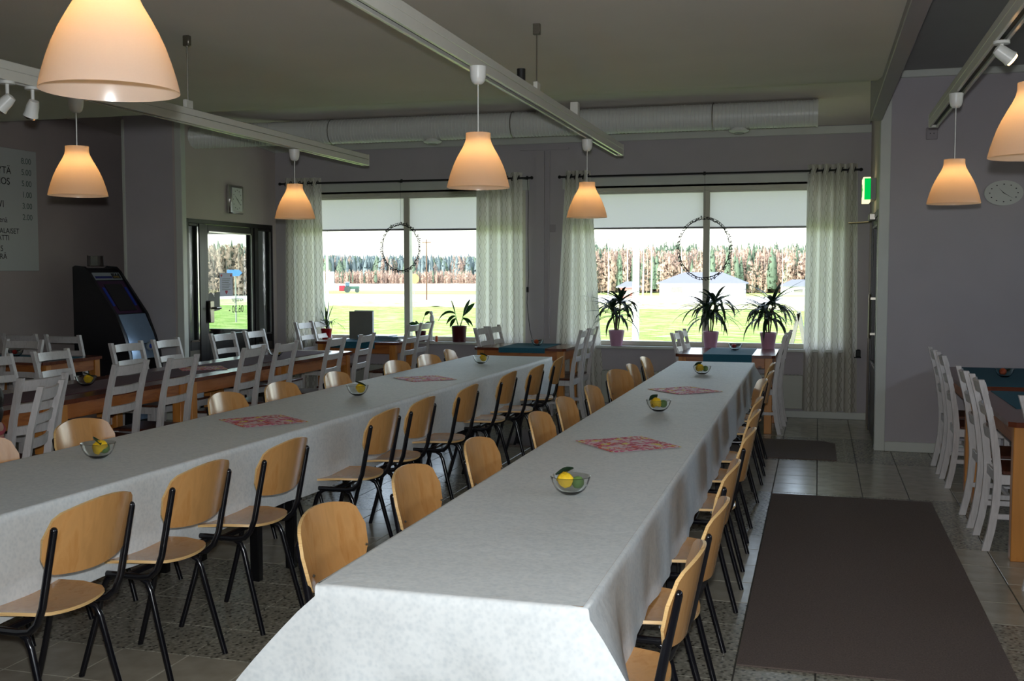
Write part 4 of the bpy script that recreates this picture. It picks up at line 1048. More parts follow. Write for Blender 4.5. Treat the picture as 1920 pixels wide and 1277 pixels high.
# sloping front plane between (0.15,1.54) and (0.47,1.12) (x-0.03 core)
P0, P1 = Vector((0.182,1.539)), Vector((0.471,1.118)); dd = (P1-P0); nn = Vector((-dd.y, dd.x)).normalized()
if nn.x < 0: nn = -nn
def panel(a, b, y0, y1, th, mt, nm):
    A, B = P0+dd*a, P0+dd*b
    return MB().prism([tuple(A), tuple(B), tuple(B+nn*th), tuple(A+nn*th)], 'y', y0, y1).build(nm, mt, t, 0)
M['atm_hdr'] = mat('grey_header_print', srgb(150,160,168), 0.4, var=0.03); M['atm_blue'] = mat('blue_header_strip', srgb(16,28,110), 0.4)
M['atm_yel'] = mat('yellow_print', srgb(200,170,60), 0.5); M['atm_purple'] = mat('purple_bezel', srgb(56,20,60), 0.4)
M['atm_screen'] = mat('dark_screen_glass', srgb(12,14,16), 0.08, var=0.02, spec=0.6)
M['atm_key'] = mat('blue_key_strip', srgb(18,60,170), 0.4, var=0.1)
M['atm_silver'] = mat('silver_blue_front', srgb(140,165,195), 0.25, 0.4, var=0.04)
panel(0.0, 0.17, -0.215, 0.215, 0.006, M['atm_hdr'], 'header_panel')
panel(0.09, 0.14, -0.205, 0.06, 0.009, M['atm_blue'], 'header_strip')
panel(0.02, 0.145, 0.07, 0.20, 0.009, M['atm_black'], 'header_emblem_panel')
tb = P0+dd*0.128+nn*0.0095
text_mesh('OTTO.', 0.030, M['atm_yel'], t, basis((0,1,0), (-dd.x/dd.length, 0, -dd.y/dd.length), (tb.x, 0.085, tb.y)), 0.0003)
e_ = P0+dd*0.06+nn*0.0095
ring = MB().tube([(e_.x+0, 0.135+0.022*cos(A), e_.y+0.022*sin(A)) for A in [2*pi*i/12 for i in range(13)]], 0.004, 5, False); ring.build('header_emblem', M['atm_hdr'], t)
panel(0.20, 0.98, -0.215, 0.215, 0.004, M['atm_purple'], 'bezel')
panel(0.28, 0.92, -0.14, 0.14, 0.008, M['atm_screen'], 'screen')
panel(0.36, 0.80, -0.195, -0.16, 0.009, M['atm_key'], 'key_strip'); panel(0.36, 0.80, 0.16, 0.195, 0.009, M['atm_key'], 'key_strip')
lowp = [(0.47,1.10),(0.56,0.90),(0.612,0.72),(0.628,0.55),(0.628,0.45),(0.648,0.45),(0.652,0.56),(0.64,0.73),(0.585,0.915),(0.49,1.12)]
MB().prism(lowp, 'y', -0.215, 0.225).build('lower_front', M['atm_silver'], t, 40)
MB().prism([(0.63,0.42),(0.63,0.05),(0.648,0.05),(0.648,0.42)], 'y', -0.215, 0.225).build('base_door', M['atm_silver'], t, 30)
MB().box(0.648, 0.660, -0.02, 0.17, 0.55, 0.67, 0.004).build('cash_tray', M['atm_screen'], t)
MB().tube([(0.635,0.07,0.79),(0.655,0.07,0.79)], 0.045, 20).build('card_slot_ring', M['atm_hdr'], t, 40)
MB().tube([(0.655,0.07,0.79),(0.66,0.07,0.79)], 0.022, 16).build('card_slot', M['atm_key'], t, 40)
MB().box(0.60, 0.622, -0.214, 0.224, 0.815, 0.822).build('seam', M['atm_black'], t, 0)
t = thing('card_holder', 'clear little card holder standing on top of the cash machine', 'holder', (-7.19, 9.31, 1.612))
MB().box(0, 0.004, 0, 0.26, 0, 0.11).build('back_plate', M['glass'], t, 0)
MB().box(0.004, 0.005, 0.05, 0.16, 0.0, 0.10).build('card', M['grey_card'], t, 0); MB().box(0, 0.05, 0, 0.26, 0, 0.003).build('foot', M['glass'], t, 0)

# ------------------------------------------------------------------ plants
def pot(t, r0, r1, h, mt):
    MB().lathe([(0.001,0),(r0,0),(r1*0.97,h*0.82),(r1,h*0.84),(r1,h),(r1-0.008,h),(r1-0.012,h*0.86),(0.001,h*0.86)], 24).build('pot', mt, t, 40)
    MB().lathe([(0.001,h*0.875),(r1-0.013,h*0.865)], 16).build('soil', M['soil'], t)
def blade(mb, p0, az, el, L, w, droop, seg=6):
    c_, s_ = cos(az), sin(az); vs_ = []; p = Vector(p0); e = el
    for i in range(seg+1):
        f = i/seg; ww = w*(0.35+0.65*sin(pi*min(1, f*0.75+0.18)))*(1-f**5*0.9)
        side_ = Vector((-s_, c_, 0))*ww*0.5
        up = Vector((-c_*sin(e), -s_*sin(e), cos(e)))*ww*0.12
        vs_ += [p-side_+up, p, p+side_+up]
        p = p+Vector((c_*cos(e), s_*cos(e), sin(e)))*(L/seg); e -= droop/seg
    fs = []
    for i in range(seg):
        a = i*3; fs += [(a, a+1, a+4, a+3), (a+1, a+2, a+5, a+4)]
    mb.add(vs_, fs)
def dracaena(x, y, z, seed, label, H=0.72, sc=1.0):
    r = random.Random(seed); t = thing('potted_dracaena', label, 'plant', (x, y, z), 0, 'strap-leaved plants in mauve pots')
    pot(t, 0.062, 0.088, 0.175, M['pink_pot'])
    heads = [(-0.045, 0.40, 3), (0.04, 0.47, 9), (0.0, 0.32, 5)]
    st = MB()
    for hx, hz, sd in heads: st.tube([(hx*0.3, 0, 0.15), (hx*0.7, 0.01, 0.28), (hx, 0.0, hz+0.02)], 0.008, 6)
    st.build('stem', M['stem'], t)
    for hx, hz, sd in heads:
        n = 26 if hz > 0.35 else 18
        for k in range(n):
            az = 2*pi*k/n*2.618+r.uniform(-0.3, 0.3); top = k > n*0.55
            mb = MB(); el = r.uniform(0.35, 0.9) if top else r.uniform(-0.1, 0.6)
            blade(mb, (hx, 0, hz-0.02+0.05*(k/n)), az, el, r.uniform(0.27, 0.40)*sc, 0.040, r.uniform(0.4, 1.1) if top else r.uniform(1.3, 2.1))
            for i, v in enumerate(mb.v): mb.v[i] = (v[0], max(-0.24, min(v[1], 0.085)), v[2])
            mb.build('leaf', M['leaf_dark'], t, 180)
dracaena(-2.13, 11.60, 0.738, 11, 'leftmost of the three strap-leaved plants in mauve pots in the right window', sc=1.05)
dracaena(-1.105, 11.60, 0.738, 12, 'strap-leaved plant in a mauve pot before the mullion of the right window', sc=1.15)
dracaena(-0.50, 11.56, 0.738, 13, 'strap-leaved plant in a mauve pot behind the right end of the right window table', sc=1.15)
def broad(t, items):
    for az, el, L, w, dr, h0 in items:
        mb = MB(); c_, s_ = cos(az), sin(az)
        p1 = Vector((c_*0.05, s_*0.03, h0)); MB().tube([(0,0,0.14), (c_*0.02, s_*0.012, h0*0.7), tuple(p1)], 0.003, 5).build('stalk', M['green_leaf'], t)
        def fn(u, v):
            ww = w*sin(pi*(0.04+0.93*u))**0.8; e = el-dr*u; b = Vector((c_*cos(el-dr*u*0.5), s_*0.5*cos(el-dr*u*0.5), sin(el-dr*u*0.5)))*L*u
            return p1+b+Vector((-s_*0.6-c_*sin(el)*0.5, c_*0.4, cos(el)*0.75))*ww*(v-0.5)+Vector((0,0,-0.01*(1-(2*v-1)**2)))
        mb.slab(fn, 7, 4, 0.0015); mb.build('leaf', M['green_leaf'], t, 60)
t = thing('potted_lily', 'broad-leaved green plant in a dark maroon pot on the left window sill', 'plant', (-3.96, 11.60, 0.748)); pot(t, 0.075, 0.088, 0.185, M['maroon_pot'])
broad(t, [(0.2,1.25,0.20,0.07,0.2,0.31),(0.6,0.9,0.21,0.075,0.3,0.30),(pi-0.2,1.35,0.17,0.06,0.2,0.32),(pi,0.5,0.22,0.05,1.8,0.33),(pi+0.3,-0.3,0.14,0.06,0.9,0.30),(-0.2,0.0,0.15,0.045,1.2,0.27),(pi-0.4,-0.6,0.13,0.05,0.6,0.27),(0.4,-0.6,0.12,0.05,0.6,0.28)])
t = thing('potted_creeper', 'small leafy plant in a dark pot behind the left window table', 'plant', (-4.44, 11.62, 0.748)); pot(t, 0.05, 0.065, 0.12, M['maroon_pot'])
broad(t, [(0.3,0.9,0.08,0.06,0.6,0.30),(pi-0.2,0.2,0.12,0.06,0.8,0.20),(pi,-0.2,0.10,0.06,0.9,0.18),(0.1,0.3,0.11,0.06,0.8,0.2),(-0.5,0.1,0.10,0.05,0.9,0.19),(2.2,0.4,0.1,0.06,0.6,0.2)])
t = thing('spider_plant', 'fine-leaved spider plant in a red pot at the left end of the sill', 'plant', (-5.63, 11.60, 0.748)); pot(t, 0.05, 0.066, 0.13, M['red_pot'])
r = random.Random(5)
for k in range(26):
    mb = MB(); az = 2*pi*k/26; up = k % 4 == 0
    blade(mb, (0,0,0.13), az, r.uniform(1.25,1.5) if up else r.uniform(0.8,1.2), r.uniform(0.26,0.36), 0.018, r.uniform(0.1,0.5) if up else r.uniform(1.6,2.4), 8)
    for i, v in enumerate(mb.v): mb.v[i] = (v[0], max(-0.2, min(v[1], 0.085)), v[2])
    mb.build('leaf', M['leaf_grey'], t, 180)
t = thing('bird_figure', 'small white bird figurine on the left window sill between the plants', 'figurine', (-4.30, 11.62, 0.746))
MB().lathe([(0.001,0),(0.03,0),(0.03,0.01),(0.008,0.015),(0.008,0.20),(0.001,0.2)], 12).build('stand', M['white_plastic'], t)
MB().ball((0,0,0.26), 0.036, 10, sz=(0.8,0.8,1.7)).ball((-0.008,0,0.33), 0.024, 8).build('body', M['white_plastic'], t, 60)
o = MB().tube([(-4.24,11.61,0.746),(-4.24,11.61,0.81)], 0.014, 10).build('candle', M['orange'], None); tag(o, 'small orange candle on the left window sill', 'candle')

# papers and folder on the left window table
t = thing('display_folder', 'grey folded card display standing on the left window table', 'display', (-5.08, 11.38, 0.775), 0.0)
MB().box(-0.15, 0.14, -0.004, 0.004, 0, 0.32).build('front_board', M['grey_card'], t, 0); MB().box(-0.10, 0.14, 0.03, 0.038, 0, 0.33).box(0.132, 0.14, 0.004, 0.03, 0, 0.32).build('back_board', M['paper'], t, 0)
M['mag1'] = mat('blue_grey_print', srgb(90,120,140), 0.3, noise=8, var=0.3); M['mag2'] = mat('pale_blue_print', srgb(150,176,190), 0.3, noise=8, var=0.3)
for i in range(7):
    o = MB().box(-0.15, 0.15, -0.105, 0.105, 0, 0.007, 0.001).build('magazine', M['mag1'] if i % 2 else M['mag2'], None, 0, (-4.74+0.012*i*(1 if i % 2 else -1), 11.30+0.006*i, 0.7735+0.0075*i))
    o.rotation_euler = (0,0,radians([8,-6,12,-3,5,15,-8][i]))
    tag(o, 'magazine in the blue-grey stack on the left window table, %s' % ['bottom of the stack','second from the bottom','third from the bottom','in the middle of the stack','third from the top','second from the top','topmost'][i], 'magazine', 'magazines on the left window table')

# ------------------------------------------------------------------ wreath garlands
def wreath(x, z, R, zr, seed, label):
    r = random.Random(seed); t = thing('wire_wreath', label, 'wreath', (x, YW-0.15, z), 0, 'window wreaths')
    def ringp(k, n, rr_, off): A = 2*pi*k/n; return (rr_*cos(A)*0.86, off, rr_*sin(A))
    w_ = MB().tube([ringp(k, 48, R, 0.0) for k in range(49)], 0.0028, 5, False).tube([ringp(k, 48, R-0.022, 0.006) for k in range(49)], 0.0028, 5, False); w_.build('hoop', M['black_matt'], t)
    g = MB()
    for k in range(78):
        A = 2*pi*k/78+r.uniform(-.03,.03); c0 = Vector(((R-0.011)*cos(A)*0.86, 0.003, (R-0.011)*sin(A)))
        B = A+r.uniform(0.7, 2.2); d = Vector((cos(B), r.uniform(-.5,.5), sin(B))).normalized(); L = r.uniform(0.022, 0.055)
        q = d.cross(Vector((0,1,0))).normalized()
        g.tube([tuple(c0-d*L*0.5), tuple(c0+q*L*0.35), tuple(c0+d*L*0.6)], 0.0035, 4)
        g.ball(tuple(c0+d*L*0.6), 0.006, 5, sz=(1.6,1,1))
    o = g.build('twigs', M['black_matt'], t); o['kind'] = 'stuff'
    MB().tube([(0,0,R),(0.004,0,R+0.1),(-0.005,0.02,zr-z)], 0.0015, 4).build('string', M['black_matt'], t)
wreath(-4.66, 1.83, 0.285, 2.60, 21, 'dark twig wreath hanging before the left window')
wreath(-1.18, 1.80, 0.335, 2.60, 22, 'dark twig wreath hanging before the right window')

# ------------------------------------------------------------------ seated child at the left edge
def skin_mesh(name, verts, edges, radii, root, mt, parent, sub=2, label=None):
    me = bpy.data.meshes.new(name); me.from_pydata(verts, edges, []); me.materials.append(mt)
    o = bpy.data.objects.new(name, me); C.objects.link(o)
    sk_ = o.modifiers.new('skin', 'SKIN'); sk_.use_smooth_shade = True
    for i, sv in enumerate(me.skin_vertices[0].data): sv.radius = radii[i] if isinstance(radii[i], tuple) else (radii[i],)*2; sv.use_root = (i == root)
    ss = o.modifiers.new('sub', 'SUBSURF'); ss.levels = sub; ss.render_levels = sub
    dg = bpy.context.evaluated_depsgraph_get(); m2 = bpy.data.meshes.new_from_object(o.evaluated_get(dg)); m2.materials.clear(); m2.materials.append(mt)
    bpy.data.objects.remove(o); bpy.data.meshes.remove(me)
    o = bpy.data.objects.new(name, m2); C.objects.link(o); o.parent = parent
    if label: o['label'] = label
    return o
# local frame: facing -y, origin on the floor under the pelvis
t = thing('person', 'dark-haired child in a pink shirt sitting at the left edge of the photo', 'person', (-4.245, 4.635, 0.0), -R90+radians(23))
V = [(0,0.02,0.52),(0,0.03,0.60),(0,0.04,0.68),(0,0.03,0.735),(0,0.02,0.785),
     (0.085,0.03,0.715),(0.125,0.00,0.62),(0.115,-0.13,0.60),(-0.085,0.03,0.715),(-0.125,0.00,0.62),(-0.115,-0.13,0.60),
     (0.06,-0.02,0.50),(0.075,-0.22,0.50),(0.075,-0.25,0.30),(0.075,-0.26,0.07),(0.08,-0.34,0.045),
     (-0.06,-0.02,0.50),(-0.075,-0.22,0.50),(-0.075,-0.25,0.30),(-0.075,-0.26,0.07),(-0.08,-0.34,0.045)]
Ed = [(0,1),(1,2),(2,3),(3,4),(3,5),(5,6),(6,7),(3,8),(8,9),(9,10),(0,11),(11,12),(12,13),(13,14),(14,15),(0,16),(16,17),(17,18),(18,19),(19,20)]
Ra = [(0.085,0.065),(0.075,0.06),(0.08,0.058),(0.055,0.045),0.030,0.036,0.028,0.020,0.036,0.028,0.020,0.055,0.044,0.036,0.026,0.024,0.055,0.044,0.036,0.026,0.024]
skin_mesh('body', V, Ed, Ra, 0, M['skin'], t)
sh = [0,1,2,3,5,6,8,9]; mp = {a: i for i, a in enumerate(sh)}
skin_mesh('shirt', [V[i] for i in sh], [(mp[a], mp[b]) for a, b in Ed if a in mp and b in mp], [tuple(x*1.13 for x in (Ra[i] if isinstance(Ra[i], tuple) else (Ra[i],)*2)) for i in sh], 0, M['pink_cloth'], t, label='pink shirt')
tr = [0,11,12,13,14,16,17,18,19]; mp = {a: i for i, a in enumerate(tr)}
skin_mesh('trousers', [V[i] for i in tr], [(mp[a], mp[b]) for a, b in Ed if a in mp and b in mp], [tuple(x*1.14 for x in (Ra[i] if isinstance(Ra[i], tuple) else (Ra[i],)*2)) for i in tr], 0, M['denim'], t, label='blue trousers')
hd = MB(); hz = 0.865
hd.ball((0,0.0,hz), 0.078, 18, sz=(0.88,1.0,1.12)); hd.ball((0,-0.030,hz-0.045), 0.045, 12, sz=(0.9,0.9,0.8)); hd.ball((0,-0.082,hz-0.012), 0.011, 8, sz=(0.8,1.1,1.3))
for s in (-1, 1): hd.ball((s*0.068,0.005,hz-0.012), 0.018, 8, sz=(0.4,0.8,1.2))
hd.build('head', M['skin'], t, 180)
for s in (-1, 1):
    MB().ball((s*0.028,-0.070,hz+0.004), 0.009, 8).build('eye', M['ink'], t, 180)
    # five fingers rooted in the palm
    base = Vector((s*0.115,-0.13,0.60)); hv = [tuple(base)]; he = []; hr = [0.016]; hv.append(tuple(base+Vector((0,-0.045,0.0)))); he.append((0,1)); hr.append(0.019)
    for q, (dx, L) in enumerate(((-0.018,0.030),(-0.006,0.034),(0.006,0.032),(0.017,0.025))):
        i0 = len(hv); hv += [tuple(base+Vector((dx,-0.068,0))), tuple(base+Vector((dx,-0.068-L*0.6,-0.004))), tuple(base+Vector((dx,-0.068-L,-0.014)))]
        he += [(1,i0),(i0,i0+1),(i0+1,i0+2)]; hr += [0.0065,0.0058,0.005]
    i0 = len(hv); hv += [tuple(base+Vector((-s*0.022,-0.030,0))), tuple(base+Vector((-s*0.036,-0.052,-0.006)))]; he += [(0,i0),(i0,i0+1)]; hr += [0.008,0.006]
    skin_mesh('hand', hv, he, hr, 0, M['skin'], t, 1)
MB().ball((0,-0.074,hz-0.047), 0.014, 8, sz=(1.2,0.3,0.3)).build('mouth', M['heart'], t, 180)
hr_ = MB(); hr_.ball((0,0.016,hz+0.012), 0.087, 18, sz=(0.93,0.98,1.08)); hr_.ball((0,0.058,hz-0.055), 0.052, 12, sz=(1.15,0.7,1.3)); hr_.ball((0.03,0.05,hz-0.10), 0.03, 8); hr_.ball((-0.03,0.05,hz-0.10), 0.03, 8)
hr_.build('hair', M['hair'], t, 180)

# ------------------------------------------------------------------ outdoors
GP = [(11.9,-0.25),(25,-0.55),(60,-1.45),(120,-2.6),(160,-3.1),(260,-3.95),(430,-4.5),(700,-4.9),(1500,-5.2)]
def gz(d):
    for (a, za), (b, zb) in zip(GP, GP[1:]):
        if a <= d <= b: return za+(zb-za)*(d-a)/(b-a)
    return GP[0][1] if d < GP[0][0] else GP[-1][1]
def ground_strip(name, d0, d1, nd, mt, raise_=0.0, amp=0.0):
    r = random.Random(int(d0)); rows = []
    ds = [d0*(d1/d0)**(i/nd) for i in range(nd+1)]
    def fn(u, v):
        i = round(v*nd); d = ds[i]; a = radians(-62+u*92); x, y = d*sin(a)/max(cos(a), 0.4), d
        return (x, y, gz(d)+raise_+amp*(sin(x*1.7+i)*sin(y*1.3)*0.5+r.uniform(-.5,.5)))
    o = MB().sheet(fn, 90, nd).build(name, mt, None, 180); o['kind'] = 'structure'; return o
def grass_mat(name, stops, sc, sc2):
    N = NT(name); co = N.coord('Object')
    nz = N.new('ShaderNodeTexNoise', Scale=sc, Detail=6, Roughness=0.7); N.l(co, nz.inputs['Vector'])
    N.l(N.ramp(nz.outputs[0], stops), N.b.inputs['Base Color']); N.b.inputs['Roughness'].default_value = 0.95; N.b.inputs['Specular IOR Level'].default_value = 0.1
    return N.m
g_lawn = grass_mat('spring_grass', [(0.36, srgb(110,146,62)), (0.5, srgb(142,170,84)), (0.64, srgb(196,196,140))], 0.8, 1)
g_dry = grass_mat('dry_grass_verge', [(0.35, srgb(160,178,96)), (0.55, srgb(214,208,168)), (0.7, srgb(228,220,196))], 0.35, 1)
g_road = grass_mat('gravel_yard', [(0.3, srgb(226,224,220)), (0.7, srgb(240,238,234))], 0.4, 1)
g_field = grass_mat('green_field', [(0.35, srgb(150,180,96)), (0.65, srgb(190,200,130))], 0.05, 1)
g_far = grass_mat('stubble_field', [(0.3, srgb(200,180,160)), (0.7, srgb(235,222,200))], 0.02, 1)
ground_strip('ground_lawn', 12.0, 118, 70, g_lawn, 0, 0.05)
ground_strip('ground_verge', 118, 160, 16, g_dry, 0.0, 0.25)
ground_strip('ground_road', 160, 236, 8, g_road)
ground_strip('ground_field', 236, 300, 8, g_field)
ground_strip('ground_stubble', 300, 1500, 20, g_far)
BT = {}
def forest(name, n, dist, d_jit, b0, b1, hmin, hmax, cols, seed, mix, label, wide=0.085):
    r = random.Random(seed); mb = MB()
    for k in range(n):
        be = radians(r.uniform(b0, b1)); d = dist+r.uniform(0, d_jit); x, y = d*sin(be), d*cos(be)
        h = r.uniform(hmin, hmax); z = gz(min(1400, y)); ci = 0 if r.random() < mix else (1 if r.random() < 0.6 else 2)
        w = h*wide*r.uniform(0.6, 1.5)
        if ci == 0:
            mb.tube([(x,y,z+0.1*h),(x,y,z+0.35*h),(x,y,z+0.7*h),(x,y,z+h)], [w*0.8,w,w*0.65,w*0.06], 6, True, 0)
        else:
            mb.tube([(x,y,z),(x+0.2,y,z+h*0.5),(x,y,z+h*0.95)], [w*0.12,w*0.09,w*0.03], 4, True, 3)
            mb.tube([(x,y,z+0.04*h),(x,y,z+0.35*h),(x+w*0.3,y,z+0.65*h),(x,y,z+0.96*h)], [w*1.0,w*1.5,w*1.2,w*0.2], 6, True, ci)
    o = mb.build(name, cols, None, 60); tag(o, label, 'forest', None, 'stuff'); return o
def airy(name, col, thr, sc=1.1):
    N = NT(name); N.n.remove(N.b); co = N.coord('Object')
    nz = N.new('ShaderNodeTexNoise', Scale=sc, Detail=8, Roughness=0.75); N.l(co, nz.inputs['Vector'])
    n2 = N.new('ShaderNodeTexNoise', Scale=0.12, Detail=3); N.l(co, n2.inputs['Vector'])
    d = N.new('ShaderNodeBsdfDiffuse'); t = N.new('ShaderNodeBsdfTransparent')
    N.l(N.ramp(n2.outputs[0], [(0.3, tuple(c*0.75 for c in col[:3])+(1,)), (0.7, tuple(c*1.2 for c in col[:3])+(1,))]), d.inputs[0])
    mx = N.new('ShaderNodeMixShader'); N.l(N.math('GREATER_THAN', nz.outputs[0], thr), mx.inputs[0])
    N.l(t.outputs[0], mx.inputs[1]); N.l(d.outputs[0], mx.inputs[2]); N.l(mx.outputs[0], N.out.inputs[0]); return N.m
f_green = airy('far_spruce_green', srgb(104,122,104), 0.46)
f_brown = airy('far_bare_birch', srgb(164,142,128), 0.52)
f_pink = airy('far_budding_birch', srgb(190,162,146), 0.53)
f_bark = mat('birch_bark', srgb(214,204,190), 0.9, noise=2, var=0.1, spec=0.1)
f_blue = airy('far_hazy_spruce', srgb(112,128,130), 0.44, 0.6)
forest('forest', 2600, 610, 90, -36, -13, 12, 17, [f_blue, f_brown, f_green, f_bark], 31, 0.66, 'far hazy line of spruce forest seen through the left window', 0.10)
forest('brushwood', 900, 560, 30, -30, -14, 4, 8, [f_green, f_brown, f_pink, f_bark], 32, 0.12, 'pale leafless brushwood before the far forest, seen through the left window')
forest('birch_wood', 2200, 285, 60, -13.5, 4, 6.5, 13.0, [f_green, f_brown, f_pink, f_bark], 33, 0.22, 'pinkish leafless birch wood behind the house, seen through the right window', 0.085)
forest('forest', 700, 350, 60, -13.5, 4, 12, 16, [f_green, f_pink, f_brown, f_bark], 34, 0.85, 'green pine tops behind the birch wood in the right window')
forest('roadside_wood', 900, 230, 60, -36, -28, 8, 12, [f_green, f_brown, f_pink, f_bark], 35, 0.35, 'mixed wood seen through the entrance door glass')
# single trees
def spruce(x, y, h, label):
    z = gz(y); t = thing('spruce_tree', label, 'tree', (x, y, z))
    MB().tube([(0,0,0),(0,0,h*0.95)], [h*0.02,h*0.004], 6).build('trunk', M['stem'], t)
    r = random.Random(4); mb = MB(); n = 13
    for i in range(n):
        f = i/(n-1); zz = h*(0.1+0.85*f); rr_ = h*0.20*(1-f)**0.8+0.05
        for k in range(9):
            A = 2*pi*k/9+i; q = rr_*r.uniform(0.75, 1.1)
            mb.add([(0,0,zz+0.06*h), (q*cos(A-0.3), q*sin(A-0.3), zz-0.04*h), (q*cos(A+0.3), q*sin(A+0.3), zz-0.04*h), (0,0,zz-0.02*h)], [(0,1,2),(0,3,1),(0,2,3),(1,3,2)])
    mb.build('foliage', mat('spruce_needles', srgb(70,110,100), 0.9, var=0.2), t, 0)
spruce(-25.6, 118, 8.6, 'tall blue-green spruce at the left side of the right window')
def birch(x, y, h, seed, label):
    z = gz(y); t = thing('birch_tree', label, 'tree', (x, y, z), 0, 'bare birches'); r = random.Random(seed)
    MB().tube([(0,0,0),(0.1,0,h*0.4),(0.0,0,h*0.75),(0.1,0,h)], [h*0.014,h*0.010,h*0.006,h*0.001], 6).build('trunk', f_bark, t)
    mb = MB()
    for k in range(26):
        f = r.uniform(0.3, 0.95); A = r.uniform(0, 2*pi); L = h*0.24*(1.1-f)+0.3
        p = Vector((0.05,0,h*f)); q = p+Vector((cos(A)*L*0.6, sin(A)*L*0.6, L*0.7)); mb.tube([tuple(p), tuple(p.lerp(q,0.5)+Vector((0,0,-0.05*L))), tuple(q)], [h*0.004,h*0.003,h*0.001], 4)
    mb.build('branches', f_brown, t)
for i, (x, y, h) in enumerate([(-33.5,222,13.5),(-44.5,232,13.0),(-41.0,236,14.5),(-36.5,230,15),(-30.2,246,14),(-8.0,252,11.5)]):
    birch(x, y, h, 50+i, 'tall bare birch outside, %s' % ['left of the white house roof','leftmost one of the right window','behind the white flagpole','just right of the white flagpole','above the left gable of the white house','right of the white house'][i])
# white house with grey roof
def house(x0, x1, y0, y1, hw, hr_h, label, mw, mr, wins):
    z = gz(y0)-0.2; t = thing('house', label, 'house', ((x0+x1)/2, y0, z)); w = (x1-x0)/2; d = y1-y0
    MB().box(-w, w, 0, d, 0, hw).build('walls', mw, t, 0)
    e0, q = 0.6, min(w*0.6, d/2)      # hipped roof with eaves
    MB().add([(-w-e0,-e0,hw),(w+e0,-e0,hw),(w+e0,d+e0,hw),(-w-e0,d+e0,hw),(-w-e0,-e0,hw+0.2),(w+e0,-e0,hw+0.2),(w+e0,d+e0,hw+0.2),(-w-e0,d+e0,hw+0.2),(-w+q,d/2,hw+hr_h),(w-q,d/2,hw+hr_h)],
      [(0,1,2,3),(0,4,5,1),(1,5,6,2),(2,6,7,3),(3,7,4,0),(4,8,9,5),(5,9,6),(6,9,8,7),(7,8,4)]).build('roof', mr, t, 0)
    for a, b, c_, e in wins:
        f = MB().box(a-0.1, b+0.1, -0.08, -0.005, c_-0.1, e+0.1).build('window_frame', M['trim'], t, 0)
        MB().box(a, b, -0.11, -0.08, c_, e).build('pane', M['grey_card'], f, 0)
hwh = mat('house_white', srgb(238,240,240), 0.8, spec=0.1, noise=1, var=0.02); hro = mat('pale_sheet_roof', srgb(118,122,132), 0.6, noise=1, var=0.03)
house(-31.2, -14.5, 218, 227, 2.9, 2.4, 'low white house with a pale roof seen through the right window', hwh, hro, [(2.0-8.0,4.3-8.0,1.2,2.3)])
house(-8.6, -0.5, 262, 270, 2.2, 1.7, 'small far white building at the right edge of the right window', hwh, hro, [(-1,1,0.9,1.6)])
house(-36.9, -34.0, 204, 208, 2.2, 1.2, 'red cottage behind the left potted plant of the right window', mat('falu_red', srgb(220,140,126), 0.8, noise=1, var=0.04), hro, [(-0.5,0.5,0.9,1.5)])
# tractor
t = thing('tractor', 'dark green tractor driving across the field outside the left window', 'tractor', (-120.4, 263, gz(263)), radians(24))
mg = mat('tractor_green', srgb(70,110,96), 0.5); md = mat('tyre', srgb(70,84,84), 0.8)
MB().box(-0.3, 2.3, -0.5, 0.5, 0.9, 1.7, 0.1).build('bonnet', mg, t); MB().box(-1.5, -0.2, -0.8, 0.8, 0.9, 1.7, 0.1).build('chassis', mg, t)
MB().box(-1.4, -0.3, -0.7, 0.7, 1.7, 2.7, 0.1).build('cab', M['mag1'], t); MB().box(-1.5, -0.2, -0.8, 0.8, 2.7, 2.85, 0.05).build('cab_roof', M['paper'], t)
for x, rr_ in ((-0.9,0.85),(1.7,0.6)):
    for s in (-1, 1): MB().tube([(x, s*0.75, rr_), (x, s*1.15, rr_)], rr_, 18).build('wheel', md, t, 40)
MB().box(-3.1, -1.5, -1.1, 1.1, 0.4, 1.9, 0.15).build('implement', M['heart'], t, label='pale red implement')
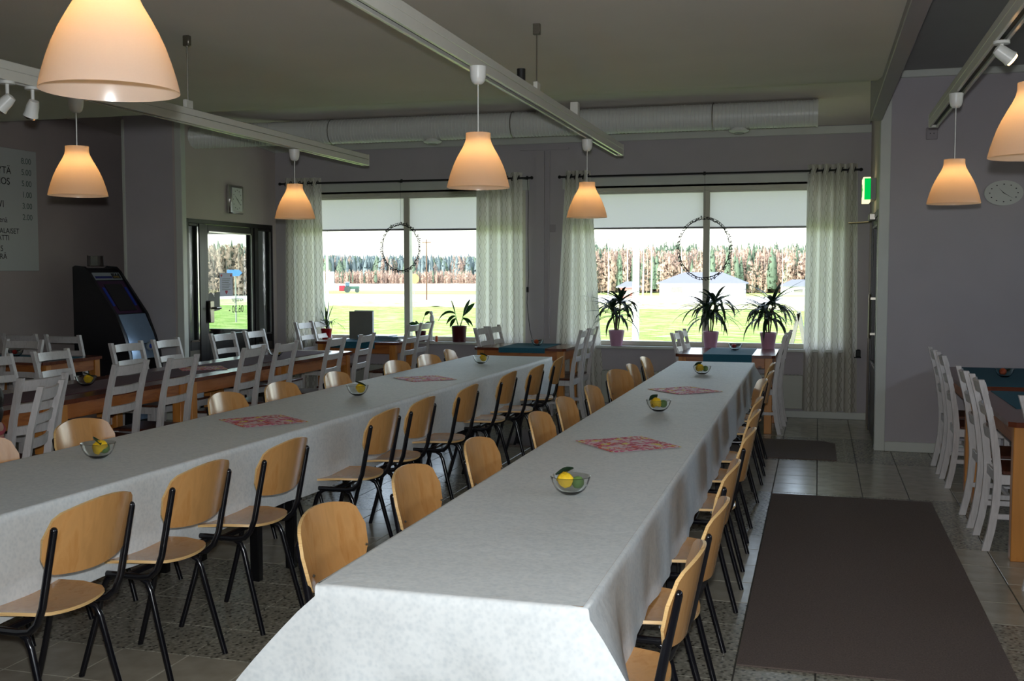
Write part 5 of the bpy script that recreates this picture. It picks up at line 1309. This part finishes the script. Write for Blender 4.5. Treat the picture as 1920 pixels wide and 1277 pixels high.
# poles and signs
def pole(name, x, y, h, r_, mt, label, cat='pole', extra=None):
    z = gz(max(12, y)); t = thing(name, label, cat, (x, y, z)); MB().tube([(0,0,0),(0,0,h)], [r_, r_*0.8], 10).build('shaft', mt, t, 60)
    if extra: extra(t, h)
    return t
whp = mat('white_enamel', srgb(245,245,245), 0.5, var=0.02)
pole('flagpole', -4.1, 24.8, 7.5, 0.085, whp, 'white flagpole close outside the right window', 'flagpole', lambda t, h: MB().ball((0,0,h+0.08), 0.12, 8).build('knob', whp, t))
def lamp_arm(t, h):
    MB().tube([(0,0,h),(0.3,0,h+0.15),(1.2,0,h+0.2)], 0.04, 6).build('arm', M['trim'], t); MB().box(1.0, 1.6, -0.1, 0.1, h+0.15, h+0.25, 0.02).build('lamp_head', M['trim'], t)
    MB().box(0.02, 0.42, -0.03, 0.03, 2.2, 2.9).build('sign_plate', M['mag2'], t)
pole('street_lamp', -26.6, 55, 6.5, 0.08, M['trim'], 'pale street lamp post at the left end of the left window', 'street lamp', lamp_arm)
def cross(t, h): MB().box(-0.8, 0.8, -0.05, 0.05, h-0.6, h-0.45).build('crossarm', M['stem'], t)
pole('utility_pole', -63.6, 169.4, 10.2, 0.13, M['stem'], 'thin utility pole right of the mullion in the left window', 'pole', cross)
def disc(t, h): MB().tube([(0,-0.05,h),(0,0,h)], 0.55, 20).build('sign_face', mat('orange_sign', srgb(240,170,90), 0.6, var=0.02), t, 40)
pole('round_sign', -43.7, 112.5, 3.25, 0.05, M['grey_plastic'], 'round orange road sign beside the mullion of the left window', 'sign', disc)
def arrow(t, h):
    z = h-0.4; MB().prism([(-0.5,z),(0.25,z),(0.45,z+0.18),(0.25,z+0.36),(-0.5,z+0.36)], 'y', -0.05, 0).build('sign_face', mat('blue_sign', srgb(40,110,200), 0.5, var=0.02), t, 0)
pole('direction_sign', -31.6, 53.6, 3.0, 0.05, M['grey_plastic'], 'blue arrow road sign seen through the entrance door', 'sign', arrow)
t = thing('pylon_sign', 'tall plain white sign board outside, behind the left curtain edge', 'sign', (-33.5, 68.4, gz(68)))
MB().box(-0.35, 0.2, -0.15, 0.15, 0.0, 3.2, 0.03).build('sign_board', whp, t); MB().box(-0.45, 0.3, -0.2, 0.2, 0, 0.2, 0.02).build('base', M['grey_plastic'], t)
t = thing('sandwich_board', 'leaning grey sandwich board outside the right end of the right window', 'sign', (-0.35, 21.0, gz(21)-0.05))
MB().prism([(-0.30,0),(-0.22,0),(0.04,1.30),(-0.03,1.30)], 'y', -0.35, 0.35).build('front_board', M['grey_card'], t, 0); MB().prism([(0.30,0),(0.22,0),(-0.03,1.27),(0.03,1.30)], 'y', -0.35, 0.35).build('back_board', M['grey_card'], t, 0)
bpy.context.view_layer.update()
